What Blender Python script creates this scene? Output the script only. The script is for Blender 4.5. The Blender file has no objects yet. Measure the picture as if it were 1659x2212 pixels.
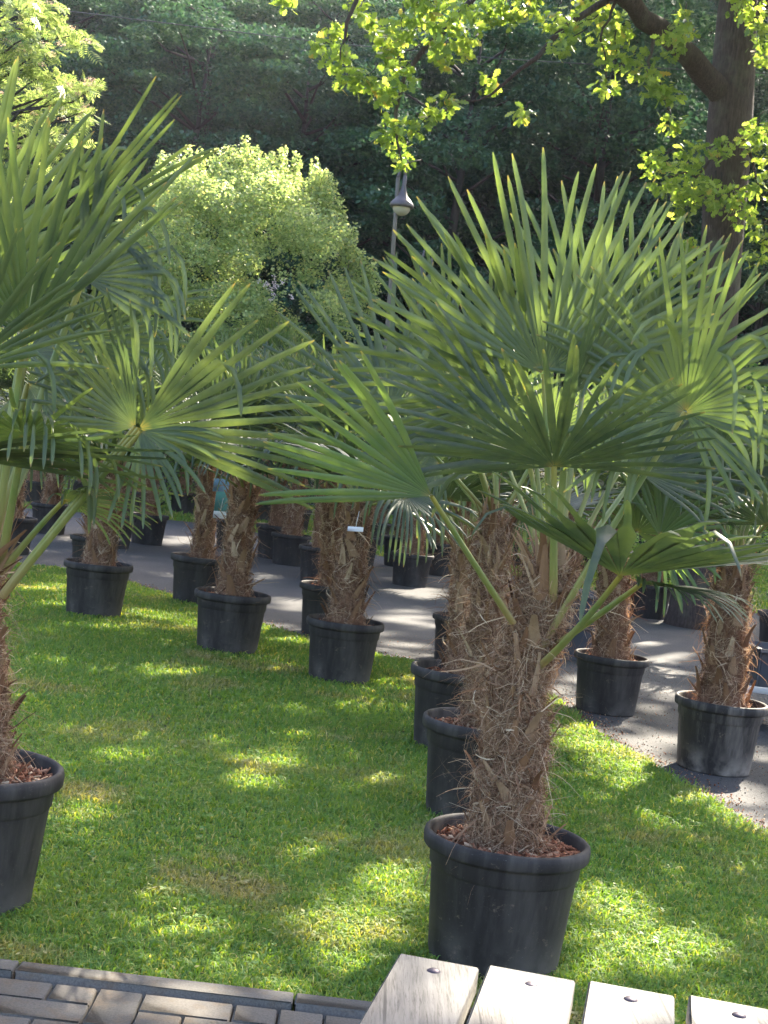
import bpy, math, random
import numpy as np
from mathutils import Vector
D = bpy.data
sc = bpy.context.scene
COL = sc.collection
R = math.radians
random.seed(7)
RNG = np.random.default_rng(11)

# ------------------------------------------------------------------ camera
CAM = np.array([0.0, 0.0, 1.55])
PITCH, ROLL = R(2.24), R(6.72)
F_ = np.array([0, math.cos(PITCH), -math.sin(PITCH)])
U0 = np.array([0, math.sin(PITCH), math.cos(PITCH)])
X0 = np.array([1.0, 0, 0])
RT = math.cos(ROLL) * X0 + math.sin(ROLL) * U0
UP = -math.sin(ROLL) * X0 + math.cos(ROLL) * U0
FPX = 3180.6
cd = D.cameras.new("Camera")
cam = D.objects.new("Camera", cd)
COL.objects.link(cam)
cd.sensor_fit = 'VERTICAL'
cd.sensor_height = 24.0
cd.lens = 3681 / 2560 * 24
cd.clip_start = 0.05
cd.clip_end = 1000
from mathutils import Matrix
m = Matrix(((RT[0], UP[0], -F_[0], CAM[0]), (RT[1], UP[1], -F_[1], CAM[1]), (RT[2], UP[2], -F_[2], CAM[2]), (0, 0, 0, 1)))
cam.matrix_world = m
sc.camera = cam
cd.dof.use_dof = True
cd.dof.focus_distance = 4.8
cd.dof.aperture_fstop = 16.0

# ------------------------------------------------------------------ light
SUN_AZ, SUN_EL = R(27), R(38)
w = D.worlds.new("World")
sc.world = w
w.use_nodes = True
nt = w.node_tree
sky = nt.nodes.new('ShaderNodeTexSky')
sky.sky_type = 'NISHITA'
sky.sun_disc = False
sky.sun_elevation = SUN_EL
sky.sun_rotation = SUN_AZ
sky.dust_density = 3.0
sky.ozone_density = .4
sky.air_density = .8
nt.links.new(sky.outputs[0], nt.nodes['Background'].inputs[0])
nt.nodes['Background'].inputs[1].default_value = 0.15
sl = D.lights.new("sun", 'SUN')
sl.energy = 5.0
sl.angle = R(0.53)
sl.color = (1.0, 0.91, 0.74)
so = D.objects.new("sun", sl)
COL.objects.link(so)
sdir = Vector((math.sin(SUN_AZ) * math.cos(SUN_EL), math.cos(SUN_AZ) * math.cos(SUN_EL), math.sin(SUN_EL)))
so.rotation_euler = sdir.to_track_quat('Z', 'Y').to_euler()
sc.view_settings.view_transform = 'Standard'
sc.view_settings.look = 'None'
sc.view_settings.gamma = 1
sc.view_settings.exposure = 2.52
cy = sc.cycles
cy.max_bounces = 7
cy.diffuse_bounces = 3
cy.glossy_bounces = 2
cy.transmission_bounces = 5
cy.transparent_max_bounces = 6
cy.volume_bounces = 0
cy.caustics_reflective = False
cy.caustics_refractive = False

# ------------------------------------------------------------------ pixel helpers (photo seen at 1659 x 2212)
def ray(px, py):
    return F_ * FPX + RT * (px - 829.5) - UP * (py - 1106.0)
def at(px, py, Y):
    d = ray(px, py)
    return CAM + d * (Y / d[1])
def gr(px, py, z=0.0):
    d = ray(px, py)
    return CAM + d * ((z - CAM[2]) / d[2])
def nrm(v):
    v = np.asarray(v, float)
    n = np.linalg.norm(v, axis=-1, keepdims=True)
    return v / np.maximum(n, 1e-9)

# ------------------------------------------------------------------ mesh collector
class G:
    def __init__(s):
        s.v = []; s.q = []; s.t = []; s.qm = []; s.tm = []; s.a = []; s.n = 0
    def add(s, V, q=None, t=None, m=0, a=None):
        V = np.asarray(V, float).reshape(-1, 3)
        if q is not None and len(q):
            q = np.asarray(q, int).reshape(-1, 4); s.q.append(q + s.n); s.qm.append(np.full(len(q), m))
        if t is not None and len(t):
            t = np.asarray(t, int).reshape(-1, 3); s.t.append(t + s.n); s.tm.append(np.full(len(t), m))
        s.v.append(V)
        s.a.append(np.zeros(len(V)) if a is None else np.asarray(a, float).reshape(-1))
        s.n += len(V)
        return s
    def mesh(s, name, mats, smooth=False):
        me = D.meshes.new(name)
        V = np.concatenate(s.v) if s.v else np.zeros((0, 3))
        q = np.concatenate(s.q) if s.q else np.zeros((0, 4), int)
        t = np.concatenate(s.t) if s.t else np.zeros((0, 3), int)
        me.vertices.add(len(V)); me.vertices.foreach_set('co', V.ravel())
        nl = len(q) * 4 + len(t) * 3
        me.loops.add(nl); me.loops.foreach_set('vertex_index', np.concatenate([q.ravel(), t.ravel()]))
        npoly = len(q) + len(t)
        me.polygons.add(npoly)
        ls = np.concatenate([np.arange(len(q)) * 4, len(q) * 4 + np.arange(len(t)) * 3])
        me.polygons.foreach_set('loop_start', ls)
        mi = np.concatenate([x for x in (s.qm + s.tm)]) if (s.qm or s.tm) else np.zeros(0)
        me.polygons.foreach_set('material_index', mi.astype(np.int32))
        if smooth:
            me.polygons.foreach_set('use_smooth', np.ones(npoly, bool))
        at_ = me.attributes.new('t', 'FLOAT', 'POINT')
        at_.data.foreach_set('value', np.concatenate(s.a))
        for mm in (mats if isinstance(mats, (list, tuple)) else [mats]):
            me.materials.append(mm)
        me.update(calc_edges=True)
        return me

def link(name, me, parent=None, loc=None):
    o = D.objects.new(name, me)
    COL.objects.link(o)
    if parent is not None: o.parent = parent
    if loc is not None: o.location = loc
    return o
def tag(o, label=None, cat=None, group=None, kind=None):
    if label: o['label'] = label
    if cat: o['category'] = cat
    if group: o['group'] = group
    if kind: o['kind'] = kind
    return o
def empty(name, loc, label=None, cat=None, group=None):
    o = D.objects.new(name, None)
    o.empty_display_size = 0.2
    COL.objects.link(o)
    o.location = loc
    return tag(o, label, cat, group)

def tube(g, pts, rad, seg=8, m=0, cap=True, a=None):
    pts = np.asarray(pts, float); n = len(pts)
    rad = np.broadcast_to(np.asarray(rad, float), (n,))
    tg = nrm(np.gradient(pts, axis=0))
    ref = np.array([0, 0, 1.0]) if abs(tg[0][2]) < 0.9 else np.array([1.0, 0, 0])
    V = []
    s0 = nrm(np.cross(tg[0], ref))
    for i in range(n):
        s0 = nrm(s0 - tg[i] * np.dot(s0, tg[i]))
        b = np.cross(tg[i], s0)
        th = np.arange(seg) * 2 * math.pi / seg
        V.append(pts[i] + rad[i] * (np.cos(th)[:, None] * s0 + np.sin(th)[:, None] * b))
    V = np.concatenate(V)
    q = []
    for i in range(n - 1):
        for j in range(seg):
            k = (j + 1) % seg
            q.append((i * seg + j, i * seg + k, (i + 1) * seg + k, (i + 1) * seg + j))
    t = []
    if cap:
        V = np.concatenate([V, pts[:1], pts[-1:]])
        for j in range(seg):
            k = (j + 1) % seg
            t.append((n * seg, k, j)); t.append((n * seg + 1, (n - 1) * seg + j, (n - 1) * seg + k))
    av = None if a is None else np.full(len(V), a)
    g.add(V, q, t, m, av)

def lathe(g, prof, seg=48, m=0, c=(0, 0, 0), wob=None):
    prof = np.asarray(prof, float); n = len(prof)
    th = np.arange(seg) * 2 * math.pi / seg
    V = []
    for r, z in prof:
        rr = r * np.ones(seg) if wob is None else r + wob(th, z) * (r > 0.01)
        V.append(np.stack([c[0] + rr * np.cos(th), c[1] + rr * np.sin(th), np.full(seg, c[2] + z)], 1))
    V = np.concatenate(V); q = []
    for i in range(n - 1):
        for j in range(seg):
            k = (j + 1) % seg
            q.append((i * seg + j, i * seg + k, (i + 1) * seg + k, (i + 1) * seg + j))
    g.add(V, q, None, m)

def boxv(g, c, ax, half, m=0, bev=0.0):
    """box with axes ax (3x3 rows) and half sizes, small bevel on the edges"""
    ax = np.asarray(ax, float); h = np.asarray(half, float)
    if bev <= 0:
        P = []
        for sx in (-1, 1):
            for sy in (-1, 1):
                for sz in (-1, 1):
                    P.append(np.asarray(c) + ax[0] * sx * h[0] + ax[1] * sy * h[1] + ax[2] * sz * h[2])
        g.add(P, [(0, 1, 3, 2), (4, 6, 7, 5), (0, 4, 5, 1), (2, 3, 7, 6), (0, 2, 6, 4), (1, 5, 7, 3)], None, m)
        return
    P = []; idx = {}
    for sx in (-1, 1):
        for sy in (-1, 1):
            for sz in (-1, 1):
                for k in range(3):
                    s = np.array([sx, sy, sz]) * (h - bev); s[k] = (sx, sy, sz)[k] * h[k]
                    idx[(sx, sy, sz, k)] = len(P)
                    P.append(np.asarray(c) + ax[0] * s[0] + ax[1] * s[1] + ax[2] * s[2])
    q = []; t = []
    for k in range(3):
        a, b = [x for x in range(3) if x != k]
        for s in (-1, 1):
            f = []
            for (x, y) in ((-1, -1), (1, -1), (1, 1), (-1, 1)):
                S = [0, 0, 0]; S[k] = s; S[a] = x; S[b] = y
                f.append(idx[(*S, k)])
            q.append(f)
        for x in (-1, 1):
            for y in (-1, 1):
                S1 = [0, 0, 0]; S1[a] = x; S1[b] = y; S2 = list(S1); S1[k] = -1; S2[k] = 1
                q.append((idx[(*S1, a)], idx[(*S2, a)], idx[(*S2, b)], idx[(*S1, b)]))
    for sx in (-1, 1):
        for sy in (-1, 1):
            for sz in (-1, 1):
                t.append([idx[(sx, sy, sz, k)] for k in range(3)])
    g.add(P, q, t, m)

# ------------------------------------------------------------------ materials
def mat(name):
    m_ = D.materials.new(name); m_.use_nodes = True
    t_ = m_.node_tree; b = t_.nodes['Principled BSDF']
    return m_, t_, b
def N(t_, ty, **kw):
    n = t_.nodes.new(ty)
    for k, v in kw.items(): setattr(n, k, v)
    return n
def noise(t_, scale, detail=4, rough=0.6, vec=None, coord='Object', stretch=None):
    n = N(t_, 'ShaderNodeTexNoise'); n.inputs['Scale'].default_value = scale
    n.inputs['Detail'].default_value = detail; n.inputs['Roughness'].default_value = rough
    if vec is None:
        tc = N(t_, 'ShaderNodeTexCoord'); vec = tc.outputs[coord]
    if stretch:
        mp = N(t_, 'ShaderNodeMapping'); mp.inputs['Scale'].default_value = stretch
        t_.links.new(vec, mp.inputs['Vector']); vec = mp.outputs[0]
    t_.links.new(vec, n.inputs['Vector'])
    return n.outputs['Fac']
def ramp(t_, fac, stops):
    r = N(t_, 'ShaderNodeValToRGB')
    els = r.color_ramp.elements
    while len(els) < len(stops): els.new(0.5)
    for e, (p, c) in zip(els, stops):
        e.position = p; e.color = (*c, 1) if len(c) == 3 else c
    t_.links.new(fac, r.inputs['Fac'])
    return r.outputs['Color']
def mixc(t_, fac, a, b, mode='MIX'):
    n = N(t_, 'ShaderNodeMix', data_type='RGBA', blend_type=mode)
    for s, v in ((n.inputs[0], fac), (n.inputs[6], a), (n.inputs[7], b)):
        if isinstance(v, (int, float)): s.default_value = v
        elif isinstance(v, tuple): s.default_value = (*v, 1)
        else: t_.links.new(v, s)
    return n.outputs[2]
def bump(t_, b, h, st=0.4, dist=0.01):
    n = N(t_, 'ShaderNodeBump'); n.inputs['Strength'].default_value = st; n.inputs['Distance'].default_value = dist
    t_.links.new(h, n.inputs['Height']); t_.links.new(n.outputs[0], b.inputs['Normal'])
def isl(t_):
    return N(t_, 'ShaderNodeNewGeometry').outputs['Random Per Island']
def attr(t_, nm='t'):
    return N(t_, 'ShaderNodeAttribute', attribute_name=nm).outputs['Fac']

def leafy(name, stops, tr=0.5, trgain=(1.6, 1.5, 0.5), rough=0.5, spec=0.4, tips=None, patch=None):
    """leaf: principled face + translucent back light"""
    m_, t_, b = mat(name)
    col = ramp(t_, isl(t_), stops)
    if patch:
        pf = ramp(t_, noise(t_, patch[0], 3, 0.6), [(0.35, (0, 0, 0)), (0.68, (1, 1, 1))])
        col = mixc(t_, pf, col, mixc(t_, 1.0, col, patch[1], 'MULTIPLY'))
    if tips:
        col = ramp_tips(t_, col, tips)
    t_.links.new(col, b.inputs['Base Color'])
    b.inputs['Roughness'].default_value = rough
    b.inputs['Specular IOR Level'].default_value = spec
    tl = N(t_, 'ShaderNodeBsdfTranslucent')
    t_.links.new(mixc(t_, 1.0, col, trgain, 'MULTIPLY'), tl.inputs['Color'])
    mx = N(t_, 'ShaderNodeMixShader'); mx.inputs[0].default_value = tr
    t_.links.new(b.outputs[0], mx.inputs[1]); t_.links.new(tl.outputs[0], mx.inputs[2])
    t_.links.new(mx.outputs[0], t_.nodes['Material Output'].inputs['Surface'])
    return m_
def ramp_tips(t_, col, tips):
    f = ramp(t_, attr(t_), [(0.0, (.9, .9, .9)), (0.07, (0, 0, 0)), (0.965, (0, 0, 0)), (1.0, (.85, .85, .85))])
    return mixc(t_, f, col, tips)

M = {}
def build_mats():
    # palm blades
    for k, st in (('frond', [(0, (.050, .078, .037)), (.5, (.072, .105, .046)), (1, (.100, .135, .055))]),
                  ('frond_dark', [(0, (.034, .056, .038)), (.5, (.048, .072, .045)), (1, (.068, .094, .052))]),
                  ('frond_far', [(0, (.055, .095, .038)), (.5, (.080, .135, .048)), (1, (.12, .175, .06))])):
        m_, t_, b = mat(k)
        col = ramp(t_, isl(t_), st)
        ln = noise(t_, 9, 3, 0.6)
        dr_ = noise(t_, 5, 6, .8)
        col = mixc(t_, ramp(t_, dr_, [(.66, (0, 0, 0)), (.76, (.8, .8, .8))]), col, (.16, .13, .06))
        col = mixc(t_, ramp(t_, ln, [(0.4, (0, 0, 0)), (0.75, (.7, .7, .7))]), col, (.13, .16, .06))
        col = ramp_tips(t_, col, ramp(t_, isl(t_), [(.25, (.10, .13, .05)), (.45, (.30, .23, .07)), (.8, (.22, .13, .06)), (1, (.12, .08, .05))]))
        t_.links.new(col, b.inputs['Base Color'])
        b.inputs['Roughness'].default_value = 0.42
        b.inputs['Specular IOR Level'].default_value = 0.55
        b.inputs['Coat Weight'].default_value = 0.06
        b.inputs['Coat Roughness'].default_value = 0.3
        tl = N(t_, 'ShaderNodeBsdfTranslucent')
        t_.links.new(mixc(t_, 1.0, col, (2.0, 2.05, .85), 'MULTIPLY'), tl.inputs['Color'])
        mx = N(t_, 'ShaderNodeMixShader'); mx.inputs[0].default_value = 0.38
        t_.links.new(b.outputs[0], mx.inputs[1]); t_.links.new(tl.outputs[0], mx.inputs[2])
        t_.links.new(mx.outputs[0], t_.nodes['Material Output'].inputs['Surface'])
        M[k] = m_
    m_, t_, b = mat('stalk')
    c = ramp(t_, attr(t_), [(0, (.30, .20, .08)), (.25, (.22, .23, .06)), (.7, (.13, .19, .05)), (1, (.34, .28, .05))])
    c = mixc(t_, ramp(t_, noise(t_, 30, 3, .6, stretch=(1, 1, .2)), [(.4, (0, 0, 0)), (.7, (.5, .5, .5))]), c, (.30, .27, .10))
    t_.links.new(c, b.inputs['Base Color']); b.inputs['Roughness'].default_value = .4
    M['stalk'] = m_
    # palm trunk
    m_, t_, b = mat('trunk_fibre')
    n1 = noise(t_, 26, 6, .7, stretch=(1.6, 1.6, .8)); n2 = noise(t_, 130, 5, .75, stretch=(1, 1, .3))
    c = ramp(t_, n1, [(.25, (.060, .034, .023)), (.5, (.145, .082, .054)), (.75, (.26, .165, .112))])
    c = mixc(t_, n2, c, mixc(t_, 1.0, c, (1.8, 1.5, 1.25), 'MULTIPLY'))
    t_.links.new(c, b.inputs['Base Color']); b.inputs['Roughness'].default_value = .95
    b.inputs['Specular IOR Level'].default_value = .1
    bump(t_, b, n2, .9, .02); M['trunk_fibre'] = m_
    M['fibre'] = leafy('fibre', [(0, (.12, .062, .038)), (.35, (.27, .155, .094)), (.7, (.42, .275, .172)), (.92, (.56, .42, .28)), (1, (.68, .56, .41))], .22, (1.3, 1.1, .9), .8, .15)
    m_, t_, b = mat('leaf_base')
    c = ramp(t_, isl(t_), [(0, (.17, .080, .040)), (.5, (.32, .18, .095)), (1, (.54, .39, .25))])
    c = mixc(t_, noise(t_, 60, 5, .7, stretch=(1, 1, .2)), c, mixc(t_, 1.0, c, (.45, .4, .38), 'MULTIPLY'))
    t_.links.new(c, b.inputs['Base Color']); b.inputs['Roughness'].default_value = .8; b.inputs['Specular IOR Level'].default_value = .2
    M['leaf_base'] = m_
    m_, t_, b = mat('soil')
    c = ramp(t_, noise(t_, 45, 6, .8), [(.3, (.07, .030, .018)), (.5, (.22, .085, .045)), (.72, (.40, .19, .10))])
    t_.links.new(c, b.inputs['Base Color']); b.inputs['Roughness'].default_value = .95
    bump(t_, b, noise(t_, 90, 5, .8), 1, .02); M['soil'] = m_
    M['chip'] = leafy('chip', [(0, (.09, .036, .020)), (.4, (.26, .10, .052)), (.8, (.42, .20, .11)), (1, (.62, .46, .30))], .05, (1, 1, 1), .8, .2)
    # pots
    for k, dust, tone in (('pot', .5, (.20, .175, .15)), ('pot_dusty', .85, (.36, .30, .25)), ('pot_far', .28, (.14, .14, .14))):
        m_, t_, b = mat(k)
        st = noise(t_, 6, 5, .65, stretch=(2.2, 2.2, .35)); sp = noise(t_, 110, 3, .8); bl = noise(t_, 5, 4, .6)
        base = ramp(t_, st, [(.3, (.019, .016, .015)), (.7, (.042, .035, .032))])
        tc = N(t_, 'ShaderNodeTexCoord'); sx = N(t_, 'ShaderNodeSeparateXYZ'); t_.links.new(tc.outputs['Object'], sx.inputs[0])
        low = N(t_, 'ShaderNodeMapRange'); low.inputs[1].default_value = .17; low.inputs[2].default_value = -.02
        t_.links.new(sx.outputs[2], low.inputs[0])
        ma = N(t_, 'ShaderNodeMath', operation='MULTIPLY'); t_.links.new(low.outputs[0], ma.inputs[0])
        t_.links.new(ramp(t_, bl, [(.42, (0, 0, 0)), (.6, (1, 1, 1))]), ma.inputs[1])
        f2 = N(t_, 'ShaderNodeMath', operation='MULTIPLY'); f2.inputs[1].default_value = dust
        oi = N(t_, 'ShaderNodeObjectInfo'); om = N(t_, 'ShaderNodeMapRange'); om.inputs[3].default_value = dust * .35; om.inputs[4].default_value = min(1.0, dust * 1.7)
        t_.links.new(oi.outputs['Random'], om.inputs[0])
        if k == 'pot_far': t_.links.new(om.outputs[0], f2.inputs[1])
        mx_ = N(t_, 'ShaderNodeMath', operation='MAXIMUM')
        t_.links.new(ma.outputs[0], mx_.inputs[0])
        sc2 = N(t_, 'ShaderNodeMath', operation='MULTIPLY'); sc2.inputs[1].default_value = .55
        t_.links.new(ramp(t_, st, [(.45, (0, 0, 0)), (.8, (1, 1, 1))]), sc2.inputs[0]); t_.links.new(sc2.outputs[0], mx_.inputs[1])
        t_.links.new(mx_.outputs[0], f2.inputs[0])
        c = mixc(t_, f2.outputs[0], base, tone)
        c = mixc(t_, ramp(t_, sp, [(.64, (0, 0, 0)), (.76, (.6, .6, .6))]), c, (.16, .15, .14))
        sm = noise(t_, 11, 6, .85, stretch=(1, 1, 1.6))
        c = mixc(t_, ramp(t_, sm, [(.60, (0, 0, 0)), (.70, (.75, .75, .75))]), c, (.20, .15, .11))
        t_.links.new(c, b.inputs['Base Color'])
        rr = N(t_, 'ShaderNodeMapRange'); rr.inputs[3].default_value = .5; rr.inputs[4].default_value = .85
        b.inputs['Specular IOR Level'].default_value = .28
        t_.links.new(bl, rr.inputs[0]); t_.links.new(rr.outputs[0], b.inputs['Roughness'])
        bump(t_, b, noise(t_, 220, 2, .5), .12, .002); M[k] = m_
    # ground
    m_, t_, b = mat('lawn_ground')
    n1 = noise(t_, 1.3, 5, .6); n2 = noise(t_, 22, 5, .8)
    c = ramp(t_, n1, [(.3, (.07, .14, .04)), (.5, (.10, .16, .045)), (.62, (.17, .15, .075)), (.8, (.19, .155, .10))])
    c = mixc(t_, n2, mixc(t_, 1.0, c, (.55, .55, .5), 'MULTIPLY'), mixc(t_, 1.0, c, (1.35, 1.35, 1.2), 'MULTIPLY'))
    t_.links.new(c, b.inputs['Base Color']); b.inputs['Roughness'].default_value = 1; b.inputs['Specular IOR Level'].default_value = .1
    bump(t_, b, noise(t_, 60, 5, .8), 1, .03); M['lawn_ground'] = m_
    m_, t_, b = mat('meadow')
    c = ramp(t_, noise(t_, 3.5, 6, .75), [(.3, (.09, .14, .03)), (.5, (.16, .19, .045)), (.7, (.26, .24, .10))])
    t_.links.new(c, b.inputs['Base Color']); b.inputs['Roughness'].default_value = 1; b.inputs['Specular IOR Level'].default_value = .1
    bump(t_, b, noise(t_, 30, 5, .8), 1, .05); M['meadow'] = m_
    m_, t_, b = mat('grass_blade')
    tc = N(t_, 'ShaderNodeTexCoord')
    n1 = noise(t_, 1.35, 5, .62, tc.outputs['Object']); n3 = noise(t_, .55, 2, .5, tc.outputs['Object'])
    ca = ramp(t_, isl(t_), [(0, (.080, .180, .045)), (.45, (.130, .250, .052)), (.78, (.20, .30, .060)), (.93, (.32, .33, .08)), (1, (.50, .44, .22))])
    cb = ramp(t_, isl(t_), [(0, (.15, .17, .06)), (.4, (.28, .25, .11)), (.8, (.40, .33, .19)), (1, (.50, .42, .27))])
    c = mixc(t_, ramp(t_, n1, [(.53, (0, 0, 0)), (.66, (.9, .9, .9))]), ca, cb)
    c = mixc(t_, ramp(t_, n3, [(.4, (0, 0, 0)), (.6, (.35, .35, .35))]), c, (.17, .27, .07))
    t_.links.new(c, b.inputs['Base Color']); b.inputs['Roughness'].default_value = .55; b.inputs['Specular IOR Level'].default_value = .3
    tl = N(t_, 'ShaderNodeBsdfTranslucent'); t_.links.new(mixc(t_, 1.0, c, (1.9, 1.7, .35), 'MULTIPLY'), tl.inputs['Color'])
    mx = N(t_, 'ShaderNodeMixShader'); mx.inputs[0].default_value = .42
    t_.links.new(b.outputs[0], mx.inputs[1]); t_.links.new(tl.outputs[0], mx.inputs[2])
    t_.links.new(mx.outputs[0], t_.nodes['Material Output'].inputs['Surface']); M['grass_blade'] = m_
    m_, t_, b = mat('asphalt')
    n1 = noise(t_, 1.2, 5, .6); n2 = noise(t_, 55, 5, .9); n3 = noise(t_, 14, 5, .8)
    c = ramp(t_, n1, [(.3, (.034, .033, .036)), (.7, (.060, .057, .057))])
    c = mixc(t_, ramp(t_, n2, [(.35, (0, 0, 0)), (.75, (1, 1, 1))]), mixc(t_, 1.0, c, (.55, .55, .58), 'MULTIPLY'), mixc(t_, 1.0, c, (2.0, 1.95, 1.9), 'MULTIPLY'))
    c = mixc(t_, ramp(t_, n3, [(.62, (0, 0, 0)), (.72, (.7, .7, .7))]), c, (.10, .06, .04))
    t_.links.new(c, b.inputs['Base Color']); b.inputs['Roughness'].default_value = .85
    bump(t_, b, n2, .8, .008); M['asphalt'] = m_
    for k, st in (('paver', [(0, (.075, .070, .066)), (.5, (.105, .096, .086)), (1, (.14, .125, .108))]), ('kerb', [(0, (.11, .104, .096)), (1, (.135, .125, .112))])):
        m_, t_, b = mat(k)
        c = ramp(t_, isl(t_), st)
        c = mixc(t_, ramp(t_, noise(t_, 9, 5, .7), [(.5, (0, 0, 0)), (.72, (.7, .7, .7))]), c, (.14, .088, .042))
        c = mixc(t_, ramp(t_, noise(t_, 140, 4, .8), [(.3, (1, 1, 1)), (.6, (0, 0, 0))]), c, mixc(t_, 1.0, c, (.5, .5, .5), 'MULTIPLY'))
        t_.links.new(c, b.inputs['Base Color']); b.inputs['Roughness'].default_value = .9
        bump(t_, b, noise(t_, 160, 4, .7), .6, .004); M[k] = m_
    m_, t_, b = mat('joint'); b.inputs['Base Color'].default_value = (.05, .04, .028, 1); b.inputs['Roughness'].default_value = 1; M['joint'] = m_
    m_, t_, b = mat('old_wood')
    w1 = noise(t_, 7, 6, .65, stretch=(9, .55, 4)); w2 = noise(t_, 60, 5, .7, stretch=(6, .3, 2)); w3 = noise(t_, 3, 4, .6)
    c = ramp(t_, w1, [(.25, (.070, .063, .055)), (.5, (.135, .125, .112)), (.75, (.20, .188, .172))])
    c = mixc(t_, ramp(t_, w2, [(.34, (1, 1, 1)), (.5, (0, 0, 0))]), c, mixc(t_, 1.0, c, (.32, .28, .25), 'MULTIPLY'))
    w4 = noise(t_, 22, 3, .5, stretch=(5, .12, 1)); c = mixc(t_, ramp(t_, w4, [(.30, (1, 1, 1)), (.36, (0, 0, 0))]), c, (.03, .026, .022))
    c = mixc(t_, ramp(t_, w3, [(.45, (0, 0, 0)), (.7, (.6, .6, .6))]), c, (.125, .125, .118))
    t_.links.new(c, b.inputs['Base Color']); b.inputs['Roughness'].default_value = .75
    bump(t_, b, w2, .5, .004); M['old_wood'] = m_
    m_, t_, b = mat('bolt'); b.inputs['Base Color'].default_value = (.05, .04, .055, 1); b.inputs['Metallic'].default_value = .6; b.inputs['Roughness'].default_value = .5; M['bolt'] = m_
    m_, t_, b = mat('bark_oak')
    n1 = noise(t_, 16, 6, .7, stretch=(3.2, 3.2, .45)); n2 = noise(t_, 4, 4, .6)
    c = ramp(t_, n1, [(.3, (.028, .018, .016)), (.6, (.085, .058, .050)), (.8, (.14, .10, .088))])
    c = mixc(t_, ramp(t_, n2, [(.5, (0, 0, 0)), (.7, (.5, .5, .5))]), c, (.13, .14, .09))
    t_.links.new(c, b.inputs['Base Color']); b.inputs['Roughness'].default_value = .95
    bump(t_, b, n1, 1, .05); M['bark_oak'] = m_
    m_, t_, b = mat('bark_dark'); c = ramp(t_, noise(t_, 12, 5, .7, stretch=(3, 3, .5)), [(.3, (.018, .016, .015)), (.7, (.045, .038, .034))])
    t_.links.new(c, b.inputs['Base Color']); b.inputs['Roughness'].default_value = .95; M['bark_dark'] = m_
    M['oak_leaf'] = leafy('oak_leaf', [(0, (.11, .18, .040)), (.5, (.18, .26, .055)), (.95, (.28, .36, .09)), (1, (.36, .27, .09))], .5, (1.95, 1.85, .9), .45, .4)
    M['rowan_leaf'] = leafy('rowan_leaf', [(0, (.13, .20, .08)), (.5, (.20, .27, .11)), (1, (.30, .35, .17))], .5, (1.7, 1.65, .95), .45, .4)
    M['blossom'] = leafy('blossom', [(0, (.50, .38, .28)), (.6, (.66, .55, .42)), (1, (.70, .46, .42))], .35, (1.1, 1, .9), .6, .3)
    M['bush_leaf'] = leafy('bush_leaf', [(0, (.15, .22, .10)), (.5, (.26, .33, .16)), (.92, (.38, .44, .24)), (1, (.50, .43, .18))], .5, (1.8, 1.75, 1.0), .42, .5)
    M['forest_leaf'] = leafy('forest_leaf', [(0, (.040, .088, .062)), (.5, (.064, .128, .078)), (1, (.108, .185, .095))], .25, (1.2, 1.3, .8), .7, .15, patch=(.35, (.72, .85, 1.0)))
    M['shrub_leaf'] = leafy('shrub_leaf', [(0, (.06, .13, .04)), (.5, (.11, .19, .05)), (1, (.20, .27, .08))], .45, (1.8, 1.8, .8), .45, .5)
    M['petal'] = leafy('petal', [(0, (.66, .52, .56)), (.5, (.78, .72, .70)), (1, (.60, .48, .60))], .4, (1.1, 1, 1.1), .6, .3)
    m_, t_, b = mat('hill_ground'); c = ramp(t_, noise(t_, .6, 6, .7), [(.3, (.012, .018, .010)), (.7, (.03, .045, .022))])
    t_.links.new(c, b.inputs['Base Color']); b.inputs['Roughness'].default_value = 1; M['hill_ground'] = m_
    for k, col_, ro, me_ in (('lamp_metal', (.085, .072, .078), .45, .3), ('post_metal', (.10, .088, .072), .6, .2), ('cable', (.04, .045, .05), .6, 0),
                             ('fence_wire', (.28, .28, .26), .5, .5), ('rail', (.38, .36, .33), .6, .3), ('crate', (.022, .023, .028), .5, 0),
                             ('timber', (.10, .075, .05), .9, 0), ('tag_white', (.75, .75, .72), .6, 0), ('tag_teal', (.10, .30, .27), .6, 0), ('tag_blue', (.25, .42, .62), .6, 0)):
        m_, t_, b = mat(k); c = mixc(t_, noise(t_, 25, 4, .7), col_, tuple(x * 1.35 for x in col_))
        t_.links.new(c, b.inputs['Base Color']); b.inputs['Roughness'].default_value = ro; b.inputs['Metallic'].default_value = me_
        M[k] = m_
    m_, t_, b = mat('lamp_glass'); b.inputs['Base Color'].default_value = (.42, .38, .30, 1); b.inputs['Roughness'].default_value = .25
    b.inputs['Subsurface Weight'].default_value = .2; M['lamp_glass'] = m_
build_mats()

# ------------------------------------------------------------------ the setting
def sheet(name, pts, z, m_, kind='structure', sub=None):
    g = G(); V = [(p[0], p[1], z) for p in pts]
    me = D.meshes.new(name); me.from_pydata(V, [], [list(range(len(V)))]); me.materials.append(M[m_]); me.update()
    if me.polygons[0].normal.z < 0: me.flip_normals()
    o = link(name, me); tag(o, kind=kind)
    return o
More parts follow.
